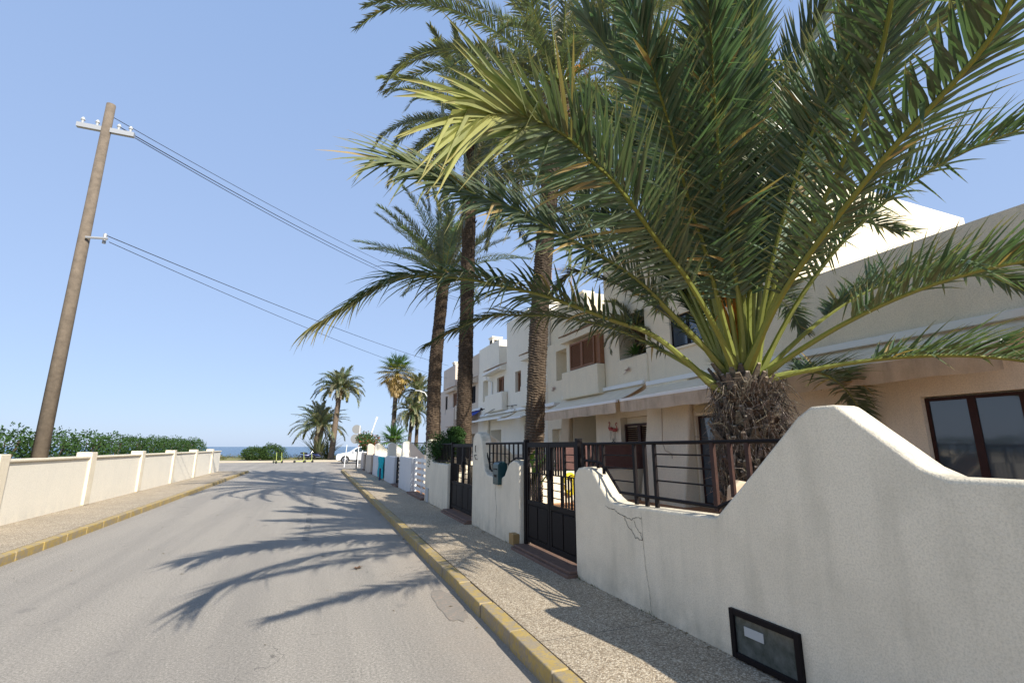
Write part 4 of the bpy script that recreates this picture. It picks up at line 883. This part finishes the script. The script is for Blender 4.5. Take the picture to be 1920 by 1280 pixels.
for i in range(1500):
    a_ = rn.uniform(0, 6.28); z = rn.uniform(.5, 2.45); r = .38 + rn.uniform(-.04, .05); p0 = Vector((5.03 + r*math.cos(a_), 4.57 + r*math.sin(a_), z)); p1 = p0 + Vector((math.cos(a_)*rn.uniform(-.02,.10), math.sin(a_)*rn.uniform(-.02,.13), rn.uniform(-.2, .12))) ; p2 = p1 + Vector((rn.uniform(-.13,.13), rn.uniform(-.13,.13), rn.uniform(-.22, .02)))
    b.col = vr(rn, (.20, .17, .135), .6); b.tube([p0, p1, p2], [.006, .004, .002], 3, False)
b.build('trunk_fibre', M['bark'], npalm)
SPEC = dict(f1=(.80, .042, (.085, .125, .072), (.30, .26, .09), .75, 12, .42, (0, 0, 1)), f1b=(.66, .038, (.07, .105, .06), None, .9, 10, .35, (0, 0, 1)),
            f2=(.95, .044, (.13, .17, .105), (.40, .39, .13), .66, 8, .10, (-.23, -.76, -.6)), f3=(.72, .034, (.105, .14, .085), (.22, .24, .12), .6, 10, .16, (-.2, -.7, .15)),
            f4=(.78, .046, (.11, .165, .105), None, .9, 22, .1, (-.6, -.8, 0)), f5=(.78, .046, (.11, .165, .105), None, .9, 22, .1, (-.6, -.8, 0)),
            f6=(.75, .046, (.12, .175, .11), None, .9, 25, .1, (-.6, -.8, .2)), f7=(.6, .036, (.085, .12, .08), None, .9, 25, .15, (-.2, -.5, .8)),
            f8=(.7, .044, (.15, .20, .13), None, .9, 25, .12, (-.5, -.8, .2)), f9=(.72, .044, (.16, .215, .14), None, .9, 25, .12, (-.5, -.8, .2)), f10=(.5, .034, (.07, .1, .075), None, .9, 15, .2, (0, 0, 1)),
            f11=(.6, .04, (.08, .12, .07), None, .9, 20, .2, (0, 0, 1)), f12=(.6, .04, (.08, .12, .07), None, .9, 20, .2, (0, 0, 1)))
FR['f11'] = [(4.9, 4.45, 2.5), (4.55, 3.5, 3.25), (4.05, 2.2, 3.8), (3.47, 1.1, 4.0), (2.6, .75, 4.05), (1.7, .52, 3.85)]
FR['f12'] = [(4.9, 4.45, 2.5), (4.75, 3.6, 3.5), (4.3, 2.4, 4.4), (3.6, 1.6, 4.9), (2.7, 1.1, 5.0), (1.8, .9, 4.8)]
for key, P in FR.items():
    lf, wd, gc, tc_, tf, va, dr, up = SPEC[key]; f = MB()
    frond(f, P, rn, lf, 105 if key == 'f2' else 125, wd, 5, .27 if key in ('f1', 'f2', 'f3') else .2, .038, gc, tc_, tf, va, dr, 48 if key in ('f2', 'f3') else 60, 10 if key in ('f2', 'f3') else 16, True, Vector(up).normalized(), .22 if key == 'f3' else .07, taper=.1 if key in ('f2', 'f3') else .45)
    f.build('frond', M['leaf'], npalm)
# further fronds of the same crown, away from the street side and straight up
for i, (azd, el, ln, sg) in enumerate([(60, 72, 4.6, 1.2), (30, 50, 4.6, 1.3), (0, 68, 4.6, 1.3), (-25, 45, 4.4, 1.3), (-60, 62, 4.6, 1.3), (-75, 30, 4.2, 1.1), (90, 68, 4.8, 1.0), (110, 74, 4.8, 1.2), (65, 55, 4.5, 1.1),
                                       (-100, 70, 4.6, 1.2), (-130, 78, 4.8, 1.1), (150, 80, 5, 1.0), (45, 20, 4.4, 1.2), (10, 15, 4.2, 1.0), (-45, 12, 4.2, 1.0), (185, 80, 4.9, .9), (140, 76, 5.0, .9), (215, 76, 4.8, .8), (240, 80, 4.8, .8), (125, 84, 5.0, .6), (265, 82, 4.6, .7), (300, 84, 4.6, .7), (255, 66, 4.8, 1.0), (195, 74, 5.1, .6), (275, 72, 4.8, .9), (130, 72, 4.8, .9), (100, 82, 4.8, .8), (170, 84, 4.6, .7), (-10, 84, 4.4, .8), (110, 70, 4.6, .9)]):
    az = R(azd); f = MB(); st = C0 + Vector((math.cos(az), math.sin(az), 0)) * .16 + Vector((0, 0, .1))
    frond(f, arch(st, az, R(el), ln, sg, rn, 7, rn.uniform(-.3, .3)), rn, .74, 130, .045, 4, .3, .034, vr(rn, (.125, .175, .105), .25), None, .8, 32, .12, 64, 20, True, broken=.05); f.build('frond', M['leaf'], npalm)
f = MB()
for i in range(6):
    az = R(rn.choice([170, 190, 210]) + rn.uniform(-15, 15)); a_ = arch(C0 + Vector((-.1, -.12, .3)), az, R(rn.uniform(74, 84)), rn.uniform(1.2, 1.8), .3, rn, 5); f.col = (.72, .27, .02); f.tube(a_, [.03, .028, .024, .02, .016, .012], 6)
    for j in range(16):
        k = rn.uniform(.55, 1); p = Vector(a_[3]).lerp(Vector(a_[5]), (k - .55) / .45); v = Vector((math.cos(az), math.sin(az), .3)) * rn.uniform(.05, .15) + Vector((rn.uniform(-.12, .12), rn.uniform(-.12, .12), rn.uniform(-.1, .3))); f.tube([p, p + v * .5, p + v + Vector((0, 0, -.12))], .005, 3, False)
f.build('fruit_stalk', M['leaf'], npalm)
GR = 'tall date palms in the front gardens'
date_palm('thickest tall palm rising behind the nearest gate with its crown of drooping fronds', (4.93, 11.15, .14), (4.98, 9.35, 10.4), .225, .205, 5.1, 64, 21, .42, 72, mid=(4.92, 10.45, 5.3), elmin=-40, wid=.04, group=GR, fruit=True, palelow=.45, dead=8, skirt=1.0, dark=(.085, .066, .05), green=(.13, .14, .085))
date_palm('middle tall palm with the darkest straight trunk and a shaggy collar', (4.5, 15.75, .14), (4.46, 15.4, 13.4), .25, .21, 4.0, 52, 22, .42, 66, wid=.04, mid=(4.48, 15.6, 6.3), elmin=-45, group=GR, palelow=.3, dead=8, skirt=4.0, green=(.11, .125, .08))
date_palm('tall palm whose full feathery crown stands clear against the sky left of the others', (4.35, 19.4, .14), (4.32, 18.55, 8.45), .29, .22, 3.5, 42, 23, .42, 62, mid=(4.2, 19.1, 4.3), elmin=8, group=GR, palelow=.6, dead=3, skirt=.5, green=(.21, .26, .18), sag=(.25, .8))
date_palm('small potted palm with hanging dry leaves in the loggia of the nearest house', (9.45, 12.4, 4.3), (9.2, 12.45, 5.2), .11, .10, 1.35, 18, 24, .26, 36, elmin=-20, dead=16, skirt=.3, green=(.10, .13, .09))
date_palm('tall curved palm standing on the seafront verge left of the white car', (1.55, 61, .1), (2.0, 61, 8.3), .33, .25, 3.2, 48, 31, .6, 44, mid=(1.75, 61, 4), group='palms on the seafront verge', elmin=-15, dead=4, seg=2, wid=.10, dark=(.17, .13, .10), green=(.22, .26, .18), ring=.14, palelow=1, skirt=.9)
date_palm('short wide-crowned palm standing on the seafront verge among reeds', (.05, 63, .1), (.15, 63, 3.9), .42, .40, 3.6, 46, 32, .6, 44, group='palms on the seafront verge', elmin=-12, dead=4, seg=2, wid=.10, dark=(.17, .13, .10), green=(.22, .26, .18), ring=.14, sag=(.6, 1.2))
date_palm('slender far palm right of the dry-skirted fan palm, taller of the pair', (9.3, 50, .1), (9.35, 50, 7.2), .18, .15, 2.6, 40, 33, .5, 36, elmin=-40, dead=6, seg=2, wid=.08, green=(.2, .23, .15), ring=.15, group='palms at the far end of the terrace')
date_palm('slender far palm with a drooping grey crown, shorter of the pair', (8.35, 49, .1), (8.6, 49, 5.1), .18, .15, 2.2, 34, 34, .5, 36, elmin=-50, dead=6, seg=2, wid=.08, green=(.2, .23, .15), ring=.15, group='palms at the far end of the terrace')
fan_palm('tall fan palm with a thick skirt of dry golden leaves', (6.9, 50, .1), (7.05, 50, 9.0), .24, .2, 1.2, 46, 41, 2.2, nd=46, elmin=-35, petiole=1.25, deadcol=(.50, .33, .12))
fan_palm('small bright green fan palm above the white wall fins', (3.95, 28, .1), (3.95, 28, 1.8), .14, .13, .75, 24, 42, .5, green=(.11, .22, .04), nd=6, petiole=.6)
# ------------------------------------------------------------ street furniture, far end
def post_sign(label, x, y, h, discs, m):
    r_ = thing('road_sign', label, 'road sign', (x, y, 0)); b = MB(); b.tube([(x, y, 0), (x, y, h)], .035, 8); b.build('pole', m, r_)
    for (dx, z, rr_) in discs: b = MB(); b.disc((x + dx, y, z), rr_, 'y', .03, 24); b.build('sign_disc', M['signback'], r_)
    return r_
post_sign('two round grey sign backs stacked on a white pole at the corner', 3.15, 42, 3.3, [(-.25, 3.0, .36), (-.3, 2.22, .38)], M['whitemetal'])
b = MB(); b.tube([(2.62, 36.0, .13), (2.62, 36.0, 1.25)], .04, 8); tag(b.build('marker_post', M['iron']), 'thin dark post on the pavement corner below the red flowering shrub', 'post')
b = MB(); b.tube([(2.1, 41.5, 0), (2.2, 41.5, 1.75)], .03, 8); tag(b.build('marker_post', M['whitemetal']), 'thin white leaning post in front of the white car', 'post')
b = MB(); b.tube([(4.15, 44, 0), (4.3, 44, 2.8), (4.65, 44, 4.0)], [.05, .045, .06], 8); b.tube([(4.6, 44, 3.9), (4.7, 44, 4.15)], .09, 8); tag(b.build('leaning_pole', M['whitemetal']), 'white leaning pole behind the small green fan palm', 'pole')
sl_ = thing('street_lamp', 'tall thin curved-arm street lamp beside the leftmost tall trunk', 'street lamp', (9.1, 44, 0)); b = MB(); b.tube([(9.1, 44, 0), (9.15, 44, 5.2), (9.1, 44, 6.0), (8.8, 44, 6.45), (8.3, 44, 6.6)], [.08, .06, .05, .04, .04], 8); b.build('pole', M['whitemetal'], sl_); b = MB(); b.box(7.9, 8.35, 43.9, 44.1, 6.55, 6.65); b.build('lamp_head', M['grey'], sl_, bevel=.02)
# utility pole and cables
up_ = thing('utility_pole', 'wooden utility pole on the left pavement carrying the overhead cables', 'utility pole', (-5.7, 14, 0)); b = MB(); b.tube([(-5.7, 14, 0), (-5.7, 14, 10.3)], [.15, .10], 12); b.build('pole', mat('weathered_wood', (.2, .16, .12), .9, var=.4, vscale=8), up_, smooth=True)
b = MB(); b.box(-6.3, -5.1, 13.95, 14.05, 9.5, 9.62); b.build('crossarm', M['grey'], up_)
def cable(label, a, c, sag, r=.012):
    b = MB(); a = Vector(a); c = Vector(c); b.tube([a.lerp(c, t / 24) - Vector((0, 0, sag * 4 * (t/24) * (1 - t/24))) for t in range(25)], r, 5); tag(b.build('overhead_cable', M['wire']), label, 'cable', 'overhead cables')
cable('uppermost overhead cable crossing the blue sky at left', (-5.7, 14, 10.0), (9.9, 35.7, 13.6), .5, .009)
cable('thick overhead cable just below the uppermost one', (-5.4, 14, 9.7), (10, 35.7, 13.1), .55, .013)
cable('lower of the closely paired upper overhead cables', (-5.2, 14, 9.55), (10, 35.6, 12.9), .6, .011)
cable('lower overhead cable running to the far beige house tower', (-5.3, 14, 6.72), (9.2, 37.0, 7.9), .25, .011)
cable('lowest thin overhead cable ending by the fan palm crown', (-5.2, 14, 6.55), (9.2, 37.2, 6.9), .3, .009)
mst = thing('roof_mast', 'thin roof mast carrying the upper overhead cables behind the trunks', 'mast', (10, 35.7, 5.9)); b = MB(); b.tube([(10, 35.7, 5.9), (10, 35.7, 13.7)], .03, 6); b.build('mast', M['grey'], mst)
# ------------------------------------------------------------ car
def car(label, x0, yc):
    r_ = thing('parked_car', label, 'car', (x0 + 2.2, yc, 0)); L_ = 4.4; W = .9
    prof = [(0.0, .45), (.02, .75), (.12, .88), (.95, 1.02), (1.25, 1.08), (1.85, 1.5), (2.3, 1.62), (3.3, 1.6), (3.95, 1.35), (4.3, 1.05), (4.4, .8), (4.38, .4), (4.2, .3)]
    low = []
    for cx in (3.55, .85):
        low += [(cx + .40 * math.cos(a), .34 + .40 * math.sin(a)) for a in [math.pi * k / 10 for k in range(11)]]
        low.append((cx - .40, .27)) if cx == 3.55 else None
    poly = [(x0 + p[0], p[1]) for p in prof + [(3.97, .27)] + low + [(.3, .28), (.08, .33)]]
    b = MB(); b.prism(poly, 'y', yc - W, yc + W); b.build('body', M['carwhite'], r_, bevel=.06, fix=True)
    for s in (-1, 1):
        b = MB(); b.prism([(x0 + 1.42, 1.1), (x0 + 1.93, 1.48), (x0 + 2.32, 1.55), (x0 + 2.38, 1.1)], 'y', yc + s * (W + .004), yc + s * (W - .02)); b.build('window', M['glass'], r_)
        b = MB(); b.prism([(x0 + 2.46, 1.1), (x0 + 2.42, 1.55), (x0 + 3.2, 1.53), (x0 + 3.7, 1.3), (x0 + 3.7, 1.1)], 'y', yc + s * (W + .004), yc + s * (W - .02)); b.build('window', M['glass'], r_)
    b = MB(); b.box(x0 - .01, x0 + .1, yc - W + .06, yc - W + .42, .68, .8); b.build('headlight', M['dark'], r_, bevel=.02)
    b = MB(); b.box(x0 - .015, x0 + .02, yc - .5, yc + .5, .38, .62); b.box(x0 + .25, x0 + 4.1, yc - W - .012, yc + W + .012, .24, .33); b.build('lower_trim', M['black'], r_, bevel=.01)
    b = MB(); b.box(x0 + 1.5, x0 + 1.68, yc - W - .2, yc - W, 1.08, 1.2); b.build('wing_mirror', M['carwhite'], r_, bevel=.03)
    for cx in (.85, 3.55):
        for s in (-1, 1):
            b = MB(); b.disc((x0 + cx, yc + s * (W - .10), .34), .345, 'y', .22, 28); wh = b.build('wheel', M['black'], r_)
            b = MB(); yy = yc + s * (W + .015)
            for k in range(10): a = k * math.pi / 5; b.tube([(x0 + cx + .06 * math.cos(a), yy, .34 + .06 * math.sin(a)), (x0 + cx + .23 * math.cos(a), yy, .34 + .23 * math.sin(a))], .02, 4)
            b.tube([(x0 + cx + .24 * math.cos(t * .262), yy, .34 + .24 * math.sin(t * .262)) for t in range(25)], .022, 5, False); b.disc((x0 + cx, yy, .34), .06, 'y', .02); b.build('rim', M['chrome'], wh)
car('white hatchback car parked at the seafront end of the street', 1.75, 51.4)
def scooter(label, x, y, rz, seed):
    r_ = thing('electric_scooter', label, 'electric scooter', (x, y, 0), 'lime electric scooters parked along the seafront road')
    c, s = math.cos(rz), math.sin(rz)
    def T(u, v, z): return (x + u * c - v * s, y + u * s + v * c, z)
    b = MB(); b.tube([T(-.36, 0, .15), T(.28, 0, .15), T(.40, 0, .3)], .04, 6); b.tube([T(.40, 0, .25), T(.30, 0, 1.05)], .026, 6); b.build('frame', M['scooter'], r_)
    b = MB(); b.tube([T(.30, -.27, 1.08), T(.30, .27, 1.08)], .022, 6); b.build('handlebar', M['black'], r_)
    for u in (-.48, .48):
        b = MB(); p0 = Vector(T(u, -.035, .12)); p1 = Vector(T(u, .035, .12)); b.tube([p0, p1], .12, 16); b.build('wheel', M['black'], r_)
scooter('lime electric scooter side-on, between the bush and the motorbike', -1.55, 54.6, 0, 1); scooter('lime electric scooter nearest the short seafront palm', -.75, 55.0, R(35), 2)
scooter('lime electric scooter leaning at the left picture edge, outer one', -3.75, 53.6, R(-70), 3); scooter('lime electric scooter next to the leaning one at the left edge', -3.4, 53.9, R(60), 4)
def motorbike(label, x, y, rz):
    r_ = thing('motorbike', label, 'motorbike', (x, y, .1), 'motorbikes parked on the verge'); c, s = math.cos(rz), math.sin(rz)
    def T(u, v, z): return (x + u * c - v * s, y + u * s + v * c, z + .1)
    for u in (-.65, .65):
        b = MB(); b.tube([T(u + .27 * math.cos(t * .3927), 0, .3 + .27 * math.sin(t * .3927)) for t in range(17)], .055, 6, False); b.build('wheel', M['black'], r_)
    b = MB(); b.tube([T(-.6, 0, .45), T(-.3, 0, .55), T(.1, 0, .5), T(.45, 0, .75), T(.5, 0, .95)], [.08, .15, .18, .13, .06], 8); b.build('body', M['navy'], r_, smooth=True)
    b = MB(); b.tube([T(-.75, 0, .8), T(-.4, 0, .78), T(0, 0, .74)], [.06, .12, .1], 8); b.build('seat', M['black'], r_, smooth=True)
    b = MB(); b.tube([T(.65, 0, .3), T(.42, 0, 1.0)], .035, 6); b.tube([T(.4, -.35, 1.05), T(.45, 0, 1.0), T(.4, .35, 1.05)], .02, 6); b.tube([T(.48, 0, .88), T(.58, 0, .9)], .09, 10); b.tube([T(-.1, .1, .3), T(-.7, .14, .35)], .04, 6); b.build('fork_and_handlebar', M['chrome'], r_)
motorbike('dark blue motorbike on the verge beside the reeds', -1.0, 60.6, R(15)); motorbike('grey and black motorbike partly behind the dark blue one', -.15, 61.0, R(165))
# ------------------------------------------------------------ other side of the street (outside the photograph's frame)
for zz in (9.62, ):
    b = MB()
    for xx in (-6.2, -5.9, -5.45, -5.2): b.tube([(xx, 14, zz), (xx, 14, zz + .08), (xx, 14, zz + .1), (xx, 14, zz + .17)], [.02, .03, .05, .025], 8)
    b.build('insulators', M['lightgrey'], up_)
b = MB(); b.tube([(-5.62, 13.86, 6.55), (-5.2, 13.9, 6.6)], .03, 6); b.tube([(-5.3, 14, 6.5), (-5.3, 14, 6.75)], .04, 8); b.build('cable_bracket', M['grey'], up_)
r_ = wall_thing('whitewashed garden wall on the left side of the street', [(-6, .1), (34.8, .1), (34.8, 1.3), (-6, 1.3)], M['white'], -5.72, -5.5)
b = MB(); b.box(-5.76, -5.46, -6, 34.84, 1.3, 1.36)
for yy in range(-4, 35, 4): b.box(-5.78, -5.44, yy, yy + .34, .13, 1.46)
b.build('coping', M['cream'], r_, bevel=.02)
bush('clipped hedge behind the left whitewashed wall', [((-6.3, y_, 1.5), (.45, 1.5, .55)) for y_ in range(4, 34, 2)], 2200, .075, (.04, .085, .022), 51, 'hedge', 'hedge')
